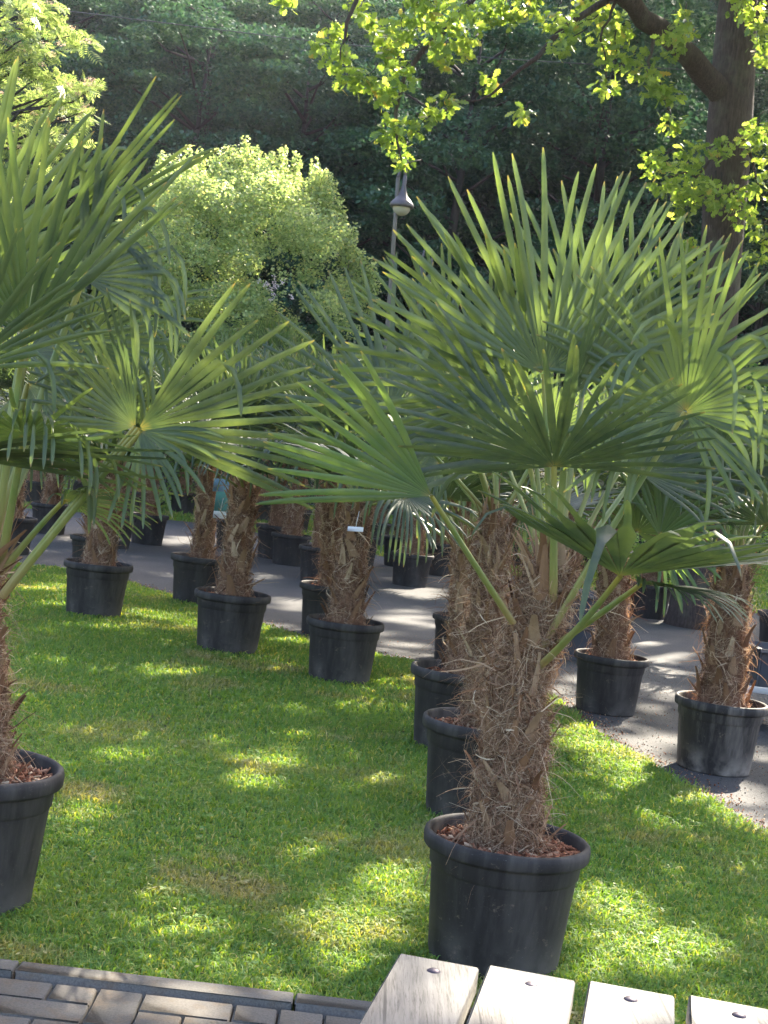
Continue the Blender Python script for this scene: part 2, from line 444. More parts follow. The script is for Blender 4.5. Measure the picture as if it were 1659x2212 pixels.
# far ground reaches the hill and beyond
sheet('ground', [(-150, -30), (150, -30), (150, 39.5), (-150, 39.5)], -.02, 'meadow')
PATH_NEAR = [(-420, 1135), (-160, 1185), (70, 1222), (150, 1228), (290, 1262), (560, 1348), (690, 1385), (830, 1416), (960, 1440), (1190, 1500), (1300, 1592), (1480, 1692), (1659, 1806), (1860, 1960), (2150, 2250)]
PATH_FAR = [(-420, 1062), (-100, 1085), (100, 1100), (260, 1112), (430, 1128), (650, 1165), (850, 1205), (1100, 1240), (1350, 1287), (1520, 1310), (1700, 1330), (1900, 1345), (2200, 1370)]
near = [gr(*p) for p in PATH_NEAR]; far = [gr(*p) for p in PATH_FAR]
near += [np.array([3.1, 1.0, 0]), np.array([3.4, -4, 0])]
KA, KB = gr(0, 2086), gr(780, 2176)
KD = nrm((KB - KA) * np.array([1, 1, 0]))
kl = KA - KD * 12; kr = KA + KD * ((near[-1][0] - KA[0]) / KD[0])
sheet('lawn', [tuple(kl[:2]), tuple(kr[:2])] + [tuple(p[:2]) for p in near[::-1] if p[1] > kr[1]] + [(kl[0], near[0][1])], 0.0, 'lawn_ground')
sheet('asphalt_path', [tuple(p[:2]) for p in near] + [(16, -4)] + [(16, far[-1][1])] + [tuple(p[:2]) for p in far[::-1]], -.012, 'asphalt')

# hillside behind
g = G(); nx, ny = 60, 40
xs = np.linspace(-110, 150, nx); ys = np.linspace(38.5, 145, ny)
XX, YY = np.meshgrid(xs, ys)
ZZ = np.clip(np.where(YY < 70, (YY - 39) * .58, 18 + (YY - 70) * 1.14), -.05, 80) + 1.1 * np.sin(XX * .21 + YY * .13) * np.clip((YY - 39) / 12, 0, 1)
V = np.stack([XX, YY, ZZ], -1).reshape(-1, 3)
q = [(j * nx + i, j * nx + i + 1, (j + 1) * nx + i + 1, (j + 1) * nx + i) for j in range(ny - 1) for i in range(nx - 1)]
g.add(V, q); tag(link('hillside', g.mesh('hillside', M['hill_ground'], True)), kind='structure')

# paving and kerb in the near left corner
A, B = gr(0, 2086), gr(780, 2176)
kd = nrm((B - A) * np.array([1, 1, 0])); kn = np.array([kd[1], -kd[0], 0.0])      # kn points to the camera
if kn[1] > 0: kn = -kn
O = A - kd * .6
kw = .085
zu = np.array([0, 0, 1.0])
g = G(); s = 0.0; lens_ = []
brk = [0, .6 + np.dot(gr(45, 2092) - A, kd), .6 + np.dot(gr(638, 2160) - A, kd)]
brk += [brk[-1] + .9, brk[-1] + 1.8]
for i in range(len(brk) - 1):
    L_ = brk[i + 1] - brk[i] - .006
    c = O + kd * (brk[i] + L_ / 2) + kn * kw / 2
    boxv(g, c + zu * (-.04 + .012), (kd, kn, zu), (L_ / 2, kw / 2 - .002, .05), bev=.004)
tag(link('kerb', g.mesh('kerb', M['kerb'])), kind='structure')
g = G(); bs = .124
for i in range(-12, 34):
    for j in range(0, 20):
        k = (i - j) % 4
        if k == 0: sx, sy = 2, 1
        elif k == 3 : sx, sy = 1, 2
        else: continue
        c = O + kd * ((i + sx / 2) * bs + .03) + kn * (kw + .014 + (j + sy / 2) * bs)
        if j == 0 and False: pass
        boxv(g, c + zu * (-.027 + RNG.uniform(-.0015, .0015)), (kd, kn, zu), (sx * bs / 2 - .0028, sy * bs / 2 - .0028, .035), bev=.004)
# first row cells whose vertical partner would lie under the kerb
for i in range(-12, 34):
    if (i - 0) % 4 == 2:
        c = O + kd * ((i + .5) * bs + .03) + kn * (kw + .014 + .5 * bs)
        boxv(g, c + zu * -.027, (kd, kn, zu), (bs / 2 - .004, bs / 2 - .004, .035), bev=.005)
tag(link('paving', g.mesh('paving', M['paver'])), kind='structure')
e = [O + kn * (kw - .004), O + kd * 4 + kn * (kw - .004), O + kd * 4 + kn * 3, O + kn * 3 - kd * 1.5, O + kn * (kw - .004) - kd * 1.5]
sheet('paving_bed', [tuple(p[:2]) for p in e], 0.003 - .014, 'joint')
D.objects['paving_bed'].location.z = -.002

# ------------------------------------------------------------------ grass blades
def in_poly(P, poly):
    x, y = P[:, 0], P[:, 1]; c = np.zeros(len(P), bool); j = len(poly) - 1
    for i in range(len(poly)):
        xi, yi = poly[i][:2]; xj, yj = poly[j][:2]
        c ^= ((yi > y) != (yj > y)) & (x < (xj - xi) * (y - yi) / (yj - yi + 1e-12) + xi); j = i
    return c
def blades(P, hgt, wid, lean):
    n = len(P)
    az = RNG.uniform(0, 2 * math.pi, n); dx = np.cos(az); dy = np.sin(az)
    fz = RNG.uniform(0, 2 * math.pi, n); sx = np.cos(fz) * wid; sy = np.sin(fz) * wid
    H = hgt; le = lean
    b0 = np.stack([P[:, 0] - sx, P[:, 1] - sy, P[:, 2]], 1); b1 = np.stack([P[:, 0] + sx, P[:, 1] + sy, P[:, 2]], 1)
    mx_ = P[:, 0] + dx * H * le * .35; my = P[:, 1] + dy * H * le * .35; mz = P[:, 2] + H * .6
    m0 = np.stack([mx_ - sx * .8, my - sy * .8, mz], 1); m1 = np.stack([mx_ + sx * .8, my + sy * .8, mz], 1)
    tp = np.stack([P[:, 0] + dx * H * le, P[:, 1] + dy * H * le, P[:, 2] + H * (1 - .35 * le)], 1)
    V = np.stack([b0, b1, m1, m0, tp], 1).reshape(-1, 3)
    k = np.arange(n)[:, None] * 5
    return V, k + np.array([0, 1, 2, 3]), k + np.array([3, 2, 4])
lawn_poly = [(-14, 0)] + [(3.4, 0)] + [tuple(p[:2]) for p in near[::-1] if p[1] > .5] + [(-14, near[0][1])]
def scatter(n, y0, y1, pw):
    u = RNG.uniform(0, 1, n); y = (y0 ** pw + u * (y1 ** pw - y0 ** pw)) ** (1 / pw)
    x = RNG.uniform(-.31, .33, n) * y + RNG.uniform(-.1, .1, n)
    return np.stack([x, y, np.zeros(n)], 1)
P = scatter(430000, 2.6, 15, .35)
P = P[in_poly(P + RNG.normal(0, 1, P.shape) * .022 + .05 * np.sin(P[:, ::-1] * 9) * [1, 1, 0], lawn_poly)]
# keep off the paving
s_ = (P[:, :2] - O[:2]) @ kn[:2]
P = P[s_ < RNG.normal(-.004, .006, len(P))]
y = P[:, 1]
clump = np.sin(P[:, 0] * 23 + np.sin(P[:, 1] * 17) * 2) * np.sin(P[:, 1] * 29 + np.sin(P[:, 0] * 13) * 2)
big = np.sin(P[:, 0] * 2.1 + 1.3 * np.sin(P[:, 1] * 1.7)) * np.sin(P[:, 1] * 2.7 + P[:, 0])
H = (.021 + .010 * clump + .006 * big + RNG.gamma(2, .0035, len(P))) * np.clip(1 + (y - 4) * .04, .9, 1.3)
H = np.clip(H, .006, .075)
g = G(); V, q, t = blades(P, H, (.0011 + .00030 * y) * RNG.uniform(.6, 1.3, len(P)), RNG.uniform(.3, 1.7, len(P)))
g.add(V, q, t)
tag(link('grass', g.mesh('grass', M['grass_blade'])), 'short mown green grass with worn yellow patches', 'grass', kind='stuff')
# sunlit grass beyond the path
P = np.stack([RNG.uniform(-12, 15, 110000), RNG.uniform(17, 38, 110000), np.full(110000, -.02)], 1)
strip = [tuple(p[:2]) for p in far] + [(16, 39), (-13, 39)]
P = P[in_poly(P, strip)]
g = G(); V, q, t = blades(P, RNG.uniform(.03, .10, len(P)), RNG.uniform(.006, .014, len(P)), RNG.uniform(.2, 1.1, len(P)))
g.add(V, q, t); tag(link('verge_grass', g.mesh('verge_grass', M['grass_blade'])), 'sunlit rough grass beyond the asphalt path', 'grass', kind='stuff')
# broad weeds in the lawn
P = scatter(1300, 2.7, 9, .6); P = P[in_poly(P, lawn_poly)]
s_ = (P[:, :2] - O[:2]) @ kn[:2]; P = P[s_ < -.03]
g = G()
for p in P:
    n_ = random.randint(3, 7); r = random.uniform(.008, .022)
    for k in range(n_):
        a_ = random.uniform(0, 6.28); d = np.array([math.cos(a_), math.sin(a_), .25]); s1 = np.array([-d[1], d[0], 0]) * r * .4
        z = np.array([0, 0, random.uniform(.012, .034)])
        g.add([p + z, p + z + d * r * .5 + s1, p + z + d * r, p + z + d * r * .5 - s1], [(0, 1, 2, 3)])
tag(link('lawn_weeds', g.mesh('lawn_weeds', M['grass_blade'])), 'small broad leaved weeds growing among the lawn grass', 'weeds', kind='stuff')

# ------------------------------------------------------------------ palms
def frond_geo(g, hub, axis, normal, L, spread=240, n=34, split=.40, droop=.12, bent=.15, cup=10, width=1.0, seed=0, rows=11, bendr=(.5, .8), asym=0.0, m=0):
    rg = np.random.default_rng(seed)
    axis = nrm(axis); normal = nrm(normal - axis * np.dot(normal, axis)); side = np.cross(normal, axis)
    n = max(8, int(n * spread / 250))
    dth = R(spread) / n
    th = (np.arange(n) + .5) * dth - R(spread) / 2 + R(asym)
    half = R(spread) / 2
    Ls = L * (1 - .22 * (np.abs(th - R(asym)) / max(half, R(100))) ** 2) * (1 - np.abs(rg.normal(0, .07, n)))
    cu = R(cup) * (1 + .5 * np.abs(np.sin(th))) + rg.normal(0, R(4.5), n)
    thj = th + rg.normal(0, dth * .30, n)
    d0 = nrm(np.cos(cu)[:, None] * (np.cos(thj)[:, None] * axis + np.sin(thj)[:, None] * side) + np.sin(cu)[:, None] * normal)
    d0j = nrm(np.cos(R(cup)) * (np.cos(th)[:, None] * axis + np.sin(th)[:, None] * side) + np.sin(R(cup)) * normal)
    ts = np.concatenate([[0.015], np.append(np.linspace(.10, .955, rows - 2), 1.0)])
    isb = rg.uniform(0, 1, n) < bent; rb = rg.uniform(*bendr, n); bk = rg.uniform(.5, 1.4, n)
    dr = droop * rg.uniform(.6, 1.5, n)
    split_i = split * rg.uniform(.85, 1.12, n)
    pos = np.tile(hub, (n, 1)).astype(float) + d0j * (ts[0] * Ls)[:, None]
    dirs = d0j.copy(); V = np.zeros((n, rows, 3, 3)); A_ = np.zeros((n, rows, 3))
    wmax = min(split * L * math.tan(dth / 2) * 2 * .92, .0265) * width
    latv = np.cross(np.tile(normal, (n, 1)), d0); latc = rg.normal(0, .16, n)
    for k in range(rows):
        t = ts[k]
        if k:
            step = ((ts[k] - ts[k - 1]) * Ls)[:, None]
            tm = .5 * (ts[k] + ts[k - 1])
            f = np.clip((tm - split * .6) / .3, 0, 1)
            base = nrm(d0j * (1 - f) + d0 * f) if k == 1 or tm < split + .25 else dirs
            dirs = nrm(base * .5 + dirs * .5)
            gvec = np.zeros((n, 3)); gvec[:, 2] = -1
            dirs = nrm(dirs + latv * ((ts[k] - ts[k - 1]) * latc)[:, None] + gvec * (dr * (tm ** 1.5) * (ts[k] - ts[k - 1]) * 8)[:, None])
            act = isb & (tm > rb)
            if act.any():
                w_ = (bk * (ts[k] - ts[k - 1]) * 9)[:, None]
                dirs = np.where(act[:, None], nrm(dirs + gvec * w_), dirs)
            pos = pos + dirs * step
        sd = nrm(np.cross(normal, dirs))
        nn = nrm(np.cross(dirs, sd))
        jo = t < split_i
        wj = t * Ls * math.tan(dth / 2) * 1.01
        tt = np.clip((t - split_i) / (1 - split_i), 0, 1)
        wf = .5 * wmax * (.92 - .36 * tt) * (1.0 if t < .85 else (.82 if t < .97 else .22))
        hw = np.where(jo, wj, np.minimum(wj, wf))
        rid = np.where(jo, hw * .55, hw * .62)
        V[:, k, 0] = pos - sd * hw[:, None] + nn * 0
        V[:, k, 1] = pos + nn * rid[:, None]
        V[:, k, 2] = pos + sd * hw[:, None]
        A_[:, k, :] = t
    V = V.reshape(-1, 3); q = []
    kk = np.arange(rows - 1)
    base = (np.arange(n)[:, None] * rows + kk[None, :]).ravel() * 3
    q = np.concatenate([np.stack([base, base + 1, base + 4, base + 3], 1), np.stack([base + 1, base + 2, base + 5, base + 4], 1)])
    g.add(V, q, None, m, A_.ravel())

def stalk_geo(g, p0, p1, sag=.06, r0=.013, r1=.007, up=None):
    p0 = np.asarray(p0, float); p1 = np.asarray(p1, float)
    t = np.linspace(0, 1, 9)[:, None]
    L_ = np.linalg.norm(p1 - p0)
    d = p1 - p0
    mid = (p0 + p1) / 2 + np.array([0, 0, 1]) * L_ * sag
    P_ = (1 - t) ** 2 * p0 + 2 * t * (1 - t) * mid + t ** 2 * p1
    tg = nrm(np.gradient(P_, axis=0)); rad = r0 + (r1 - r0) * t[:, 0]
    s0 = nrm(np.cross(tg[0], np.array([.13, .2, 1.0]))); V = []; seg = 8
    for i in range(9):
        s0 = nrm(s0 - tg[i] * np.dot(s0, tg[i])); b = np.cross(tg[i], s0)
        th = np.arange(seg) * 2 * math.pi / seg
        V.append(P_[i] + rad[i] * (1.25 * np.cos(th)[:, None] * s0 + .75 * np.sin(th)[:, None] * b))
    q = [(i * seg + j, i * seg + (j + 1) % seg, (i + 1) * seg + (j + 1) % seg, (i + 1) * seg + j) for i in range(8) for j in range(seg)]
    g.add(np.concatenate(V), q, None, 0, np.repeat(t[:, 0], seg))
    return P_

def pot_mesh(name, k='pot', S=1.0, seg=72, ribs=True):
    g = G()
    prof = [(.000, .012), (.200, .012), (.205, 0.0), (.208, .008), (.231, .290), (.234, .296), (.2375, .300), (.241, .345), (.243, .352), (.260, .356), (.2635, .362),
            (.265, .385), (.262, .400), (.254, .406), (.246, .404), (.241, .395), (.238, .36), (.232, .30)]
    def wob(th, z):
        w_ = np.zeros_like(th)
        if ribs and .006 < z < .291: w_ = -.0016 * (np.cos(th * 24) > .55)
        return w_ + .0016 * np.sin(2 * th + 1) * (z / .4) + .0011 * np.sin(3 * th + z * 5)
    lathe(g, [(r * S, z * S) for r, z in prof], seg, 0, wob=wob)
    # drainage notches around the foot
    return g.mesh(name, M[k], True)

def soil_mesh(name, S=1.0, chips=500, seed=0, mound=.02):
    rg = np.random.default_rng(seed); g = G(); nr, ns = 14, 48
    V = []
    for i in range(nr + 1):
        r = .2385 * S * i / nr
        for j in range(ns):
            a_ = j * 2 * math.pi / ns
            x_, y_ = r * math.cos(a_), r * math.sin(a_)
            z = .352 * S + mound * (1 - i / nr) + .008 * math.sin(x_ * 60 + 2) * math.sin(y_ * 53) + rg.normal(0, .0025)
            V.append((x_, y_, z))
    q = [(i * ns + j, i * ns + (j + 1) % ns, (i + 1) * ns + (j + 1) % ns, (i + 1) * ns + j) for i in range(nr) for j in range(ns)]
    g.add(V, q, None, 0)
    for _ in range(chips):
        r = S * .232 * math.sqrt(rg.uniform(.15, 1)); a_ = rg.uniform(0, 6.28)
        p = np.array([r * math.cos(a_), r * math.sin(a_), .358 * S + mound * (1 - r / (.24 * S)) + rg.uniform(-.002, .012)])
        d = nrm(rg.normal(0, 1, 3) * np.array([1, 1, .45])); s1 = nrm(np.cross(d, rg.normal(0, 1, 3))); u_ = np.cross(d, s1)
        l = rg.uniform(.006, .024); w_ = rg.uniform(.002, .006)
        boxv(g, p, (d, s1, u_), (l, w_, w_ * .4), 1)
    return g.mesh(name, [M['soil'], M['chip']])

def trunk_curve(pts, z):
    pts = np.asarray(pts, float)
    zz = pts[:, 2]
    return np.stack([np.interp(z, zz, pts[:, 0]), np.interp(z, zz, pts[:, 1]), z], -1)

def trunk_parts(parent, pts, r0, r1, nf=4000, nb=60, seed=0, fs=1.0, name_s='', reuse=None):
    """pts: centre line in the palm's own frame, rising; hairy trunk with leaf bases"""
    if reuse:
        tk = link('trunk', reuse[0], parent); link('fibre', reuse[1], tk); link('leaf_base', reuse[2], tk)
        return reuse
    rg = np.random.default_rng(seed)
    z0, z1 = pts[0][2], pts[-1][2]
    g = G(); rows, seg = 40, 36; V = []
    zs = np.linspace(z0 - .04, z1, rows)
    C_ = trunk_curve(pts, np.clip(zs, z0, z1)); C_[:, 2] = zs
    def rad(t, a_):
        r = r0 + (r1 - r0) * t
        return r * (1 + .07 * np.sin(a_ * 3 + t * 19 + seed) + .05 * np.sin(a_ * 5 - t * 31) + .05 * np.sin(t * 27 + seed * 2) + .10 * np.exp(-((t - .06) / .09) ** 2))
    for i in range(rows):
        t = i / (rows - 1)
        a_ = np.arange(seg) * 2 * math.pi / seg
        r = rad(t, a_) * (1 if t < .97 else .7) + rg.normal(0, .003, seg)
        V.append(np.stack([C_[i, 0] + r * np.cos(a_), C_[i, 1] + r * np.sin(a_), np.full(seg, zs[i])], 1))
    V = np.concatenate(V)
    q = [(i * seg + j, i * seg + (j + 1) % seg, (i + 1) * seg + (j + 1) % seg, (i + 1) * seg + j) for i in range(rows - 1) for j in range(seg)]
    V = np.concatenate([V, [C_[-1]]])
    t_ = [((rows - 1) * seg + j, (rows - 1) * seg + (j + 1) % seg, rows * seg) for j in range(seg)]
    g.add(V, q, t_)
    tm = g.mesh('trunk', M['trunk_fibre'], True)
    # fibres
    gf = G(); ns = 7
    a_ = rg.uniform(0, 2 * math.pi, nf); t = rg.uniform(0, 1.0, nf)
    c = trunk_curve(pts, z0 + (z1 - z0) * t); r = rad(t, a_)
    out = np.stack([np.cos(a_), np.sin(a_), np.zeros(nf)], 1); tan = np.stack([-np.sin(a_), np.cos(a_), np.zeros(nf)], 1)
    pos = c + out * (r - .002)[:, None]
    stray = rg.uniform(0, 1, nf) < .11
    sg = rg.choice([-1, 1], nf)
    d = nrm(tan * (sg * rg.uniform(.1, 1.2, nf))[:, None] + np.array([0, 0, 1]) * rg.normal(.25, .75, nf)[:, None] + out * np.where(stray, rg.uniform(.3, 1.1, nf), rg.uniform(.05, .28, nf))[:, None])
    ln = rg.gamma(3, .022, nf) * np.where(stray, 1.35, 1) * fs + .02
    curl = rg.normal(0, 1, (nf, 3)) * .38
    w_ = rg.uniform(.0006, .0018, nf) * (1 + (rg.uniform(0, 1, nf) < .10) * 1.7) * fs
    wd = nrm(np.cross(d, out + rg.normal(0, .4, (nf, 3))))
    V = np.zeros((nf, ns, 2, 3))
    for k in range(ns):
        V[:, k, 0] = pos - wd * w_[:, None] * (1 - .7 * k / (ns - 1)); V[:, k, 1] = pos + wd * w_[:, None] * (1 - .7 * k / (ns - 1))
        gvec = np.array([0, 0, -1]) * (.10 + .25 * stray)[:, None]
        # stay near the trunk unless stray
        cc = trunk_curve(pts, np.clip(pos[:, 2], z0, z1)); dv = pos - cc; dv[:, 2] = 0
        rr = np.linalg.norm(dv, axis=1)
        pull = np.where(stray, 0, np.clip((rr - r - .004) * 45, 0, 1))[:, None]
        push = np.clip((r - rr) * 60, 0, 1)[:, None]
        d = nrm(d + curl + gvec - nrm(dv) * pull * .9 + nrm(dv) * push * .8)
        curl = curl * .7 + rg.normal(0, .16, (nf, 3))
        pos = pos + d * (ln / (ns - 1))[:, None]
    b = (np.arange(nf)[:, None] * ns + np.arange(ns - 1)[None, :]).ravel() * 2
    gf.add(V.reshape(-1, 3), np.stack([b, b + 1, b + 3, b + 2], 1))
    fm = gf.mesh('fibre', M['fibre'])
    # woody leaf bases
    gb = G()
    for k in range(nb + nb // 2):
        t = (k + rg.uniform(0, .6)) / nb if k < nb else rg.uniform(.74, 1.0); a1 = k * 2.399 + rg.normal(0, .15)
        top = k >= nb or t > .85
        L_ = rg.uniform(.07, .15) * fs * (1.5 if top else 1); w1 = rg.uniform(.012, .027) * fs * (.5 if k >= nb else 1)
        c = trunk_curve(pts, z0 + (z1 - z0) * t); o_ = np.array([math.cos(a1), math.sin(a1), 0]); tn = np.array([-math.sin(a1), math.cos(a1), 0])
        rr = float(rad(t, a1)); p = c + o_ * (rr + .002)
        d = nrm(np.array([0, 0, 1.0]) + tn * rg.normal(0, .45) + o_ * rg.uniform(.05, .30))
        bend = rg.uniform(-.05, .5); Vv = []; NR = 6
        for i in range(NR):
            f = i / (NR - 1); wi = w1 * (1.15 - .75 * f) if not top else w1 * (1 - .8 * f)
            nn = np.cross(d, tn)
            Vv += [p - tn * wi, p + o_ * .35 * wi, p + tn * wi]
            d = nrm(d + o_ * bend * .3 + tn * rg.normal(0, .05)); p = p + d * L_ / (NR - 1)
        qq = []
        for i in range(NR - 1):
            qq += [(i * 3, i * 3 + 1, i * 3 + 4, i * 3 + 3), (i * 3 + 1, i * 3 + 2, i * 3 + 5, i * 3 + 4)]
        gb.add(Vv, qq)
    bm_ = gb.mesh('leaf_base', M['leaf_base'])
    ms = (tm, fm, bm_)
    tk = link('trunk', tm, parent); link('fibre', fm, tk); link('leaf_base', bm_, tk)
    return ms

def hero_palm(base, curve, S, r0, r1, fronds, label, potk='pot', seed=1, nf=6000, nb=80, fmat='frond', chips=900, fs=1.0):
    base = np.asarray(base, float)
    e = empty('potted_palm', base, label, 'potted palm', 'potted fan palms')
    link('pot', pot_mesh('pot', potk, S), e)
    link('soil', soil_mesh('soil', S, chips, seed), e)
    pts = np.asarray(curve) - base; pts[0][2] = .345 * S
    ms = trunk_parts(e, pts, r0, r1, nf, nb, seed, fs)
    for i, fr in enumerate(fronds):
        hub, tip, sb = fr['hub'], fr['tip'], fr['base']
        hub = at(*hub) - base; tip = at(*tip) - base; sb = (at(*sb) - base) if sb is not None else None
        ax = tip - hub; L_ = np.linalg.norm(ax)
        nv = fr.get('n')
        if nv is None:
            v = nrm(CAM - base - hub); ax_ = nrm(ax); nv = nrm(v - ax_ * np.dot(v, ax_))
            a1 = R(fr.get('roll', 0)); nv = nv * math.cos(a1) + np.cross(ax_, nv) * math.sin(a1)
        g = G()
        frond_geo(g, hub, ax, np.asarray(nv, float), L_, fr.get('spread', 180), fr.get('ns', 40), fr.get('split', .40), fr.get('droop', .1), fr.get('bent', .08), fr.get('cup', 12), fr.get('w', 1), seed * 100 + i, bendr=fr.get('br', (.5, .8)), asym=fr.get('asym', 0))
        fo = link('frond', g.mesh('frond', M[fr.get('m', fmat)]), e)
        if sb is not None:
            gs = G(); stalk_geo(gs, sb, hub, fr.get('sag', .05), .012, .0075)
            link('leaf_stalk', gs.mesh('leaf_stalk', M['stalk'], True), fo)
    return e

# shared generic fronds in the palm's own frame (crown base at origin, pointing to +X)
GEN = []
def gen_fronds():
    k = 0
    for el, sp, dr, bt, pl, L_ in ((82, 110, .03, .0, .42, .50), (70, 170, .05, .04, .48, .58), (56, 230, .08, .1, .52, .60), (40, 260, .12, .2, .55, .60),
                                   (22, 280, .2, .35, .55, .58), (4, 280, .3, .55, .52, .55), (-14, 270, .4, .7, .46, .52), (30, 270, .15, .25, .55, .60)):
        e_ = R(el); d = np.array([math.cos(e_), 0, math.sin(e_)])
        hub = d * pl + np.array([0, 0, -.04 * (1 - el / 90)])
        ea = R(el - 12); ax = np.array([math.cos(ea), 0, math.sin(ea)]); nn = np.array([-math.sin(ea), 0, math.cos(ea)])
        g = G(); frond_geo(g, hub, ax, nn, L_, sp, 34, .40, dr, bt, 14, 1, 900 + k, rows=9)
        gs = G(); stalk_geo(gs, np.zeros(3), hub, .06, .012, .007)
        GEN.append((g, gs)); k += 1
gen_fronds()
GENM = {}
def gen_mesh(k, fm):
    if (k, fm) not in GENM:
        GENM[(k, fm)] = (GEN[k][0].mesh('frond', M[fm]), GEN[k][1].mesh('leaf_stalk', M['stalk'], True))
    return GENM[(k, fm)]
POTM = {}
TRK = {}
def gen_palm(base, S, hgt, label, lean=(0, 0), rot=None, nfr=15, fm='frond_dark', potk='pot_far', variant=0, extra=None, r=.125, group='potted fan palms', fsc=1.0, kmax=4):
    base = np.asarray(base, float)
    e = empty('potted_palm', base, label, 'potted palm', group)
    if (potk, round(S, 2)) not in POTM:
        POTM[(potk, round(S, 2))] = (pot_mesh('pot', potk, S, 48), soil_mesh('soil', S, 160, int(S * 100)))
    link('pot', POTM[(potk, round(S, 2))][0], e); link('soil', POTM[(potk, round(S, 2))][1], e)
    key = (round(hgt, 2), lean, round(S, 2), variant)
    z0 = .345 * S
    pts = np.array([(0, 0, z0), (lean[0] * .4, lean[1] * .4, z0 + hgt * .5), (lean[0], lean[1], z0 + hgt)])
    TRK[key] = trunk_parts(e, pts, r, r * .68, 3600, 40, 31 + variant * 7 + int(hgt * 50), 1.3, reuse=TRK.get(key))
    rr = random.Random(hash((round(base[0], 2), round(base[1], 2))) & 0xffff)
    a0 = rr.uniform(0, 6.28) if rot is None else rot
    crown = np.array([lean[0], lean[1], z0 + hgt - .05])
    for i in range(nfr):
        t = i / max(1, nfr - 1)
        k = min(kmax, int(t * (kmax + 1) + rr.uniform(-.4, .4))); k = max(0, k)
        if k == 4 and rr.random() < .4: k = 7
        fmesh, smesh = gen_mesh(k, fm)
        o = link('frond', fmesh, e, tuple(crown)); o.rotation_euler = (rr.uniform(-.12, .12), rr.uniform(-.12, .12), a0 + i * 2.399)
        sc_ = fsc * rr.uniform(.88, 1.08); o.scale = (sc_, sc_, sc_)
        link('leaf_stalk', smesh, o)
    return e
#@@PALMS@@

def place(px, py, wpx, z0=0.0):
    S = 1.0
    for _ in range(4):
        p = gr(px, py, .385 * S + z0)
        S = wpx * p[1] / (FPX * .53)
        S = min(max(S, .86), 1.10)
    p = gr(px, py, .385 * S + z0)
    return np.array([p[0], p[1], z0]), S

# ---- the big palm by the table
b, S = place(1094.5, 1816, 363); Yb = b[1]
def c_(x, y, Y=None): return at(x, y, Yb if Y is None else Y)
SB = lambda x, y, dy=0: (x, y, Yb + dy)
cur = [c_(1092, 1790), c_(1108, 1640), c_(1118, 1480), c_(1160, 1340), c_(1195, 1215)]
fr = [
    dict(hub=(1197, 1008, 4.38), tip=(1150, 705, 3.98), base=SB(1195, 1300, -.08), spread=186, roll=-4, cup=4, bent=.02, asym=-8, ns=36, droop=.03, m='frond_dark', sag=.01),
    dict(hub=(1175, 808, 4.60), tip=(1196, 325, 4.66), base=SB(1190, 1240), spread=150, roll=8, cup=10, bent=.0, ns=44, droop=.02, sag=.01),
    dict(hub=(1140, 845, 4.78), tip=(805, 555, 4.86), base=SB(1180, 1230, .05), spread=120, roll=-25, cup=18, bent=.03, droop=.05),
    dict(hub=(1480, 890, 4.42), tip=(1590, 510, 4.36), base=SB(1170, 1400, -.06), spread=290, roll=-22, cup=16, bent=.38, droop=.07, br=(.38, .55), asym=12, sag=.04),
    dict(m='frond_far', hub=(932, 1072, 4.30), tip=(600, 862, 4.22), base=SB(1108, 1345, -.10), spread=74, roll=-14, cup=5, bent=.0, droop=.05, ns=46, split=.5, sag=-.01),  # brighter blade colour stands in for sunlight coming through this fan
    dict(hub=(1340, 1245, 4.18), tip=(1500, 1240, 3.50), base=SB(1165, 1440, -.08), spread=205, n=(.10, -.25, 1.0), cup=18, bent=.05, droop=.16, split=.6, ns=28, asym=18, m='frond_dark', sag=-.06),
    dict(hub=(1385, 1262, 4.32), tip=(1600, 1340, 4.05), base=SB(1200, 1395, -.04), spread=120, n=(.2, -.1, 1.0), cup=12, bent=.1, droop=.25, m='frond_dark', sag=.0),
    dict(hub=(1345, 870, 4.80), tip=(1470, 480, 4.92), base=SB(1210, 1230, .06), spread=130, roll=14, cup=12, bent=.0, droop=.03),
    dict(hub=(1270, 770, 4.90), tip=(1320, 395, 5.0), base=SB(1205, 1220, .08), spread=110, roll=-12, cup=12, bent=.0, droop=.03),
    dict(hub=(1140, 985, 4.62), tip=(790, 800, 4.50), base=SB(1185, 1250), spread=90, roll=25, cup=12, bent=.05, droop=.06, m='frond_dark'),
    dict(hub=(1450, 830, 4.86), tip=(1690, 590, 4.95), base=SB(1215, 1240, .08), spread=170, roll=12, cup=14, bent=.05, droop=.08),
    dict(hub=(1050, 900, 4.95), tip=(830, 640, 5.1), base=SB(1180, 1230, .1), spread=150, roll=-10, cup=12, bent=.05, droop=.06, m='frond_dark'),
    dict(hub=(1230, 860, 4.50), tip=(1370, 560, 4.55), base=SB(1200, 1230, .0), spread=60, roll=50, cup=8, bent=.0, droop=.02, ns=44),
    dict(hub=(1222, 960, 4.58), tip=(1228, 700, 4.60), base=SB(1205, 1250, .0), spread=16, roll=20, cup=2, bent=.0, droop=.0, ns=60, w=.7),
    dict(hub=(1380, 1020, 4.9), tip=(1560, 880, 5.1), base=SB(1215, 1260, .08), spread=200, roll=-20, cup=14, bent=.2, droop=.12, m='frond_dark'),
]
hero_palm(b, cur, S, .094, .066, fr, 'largest potted fan palm with shaggy brown trunk, right behind the wooden table', 'pot', 1, 19000, 80, fs=1.0)
print('main', b, S)

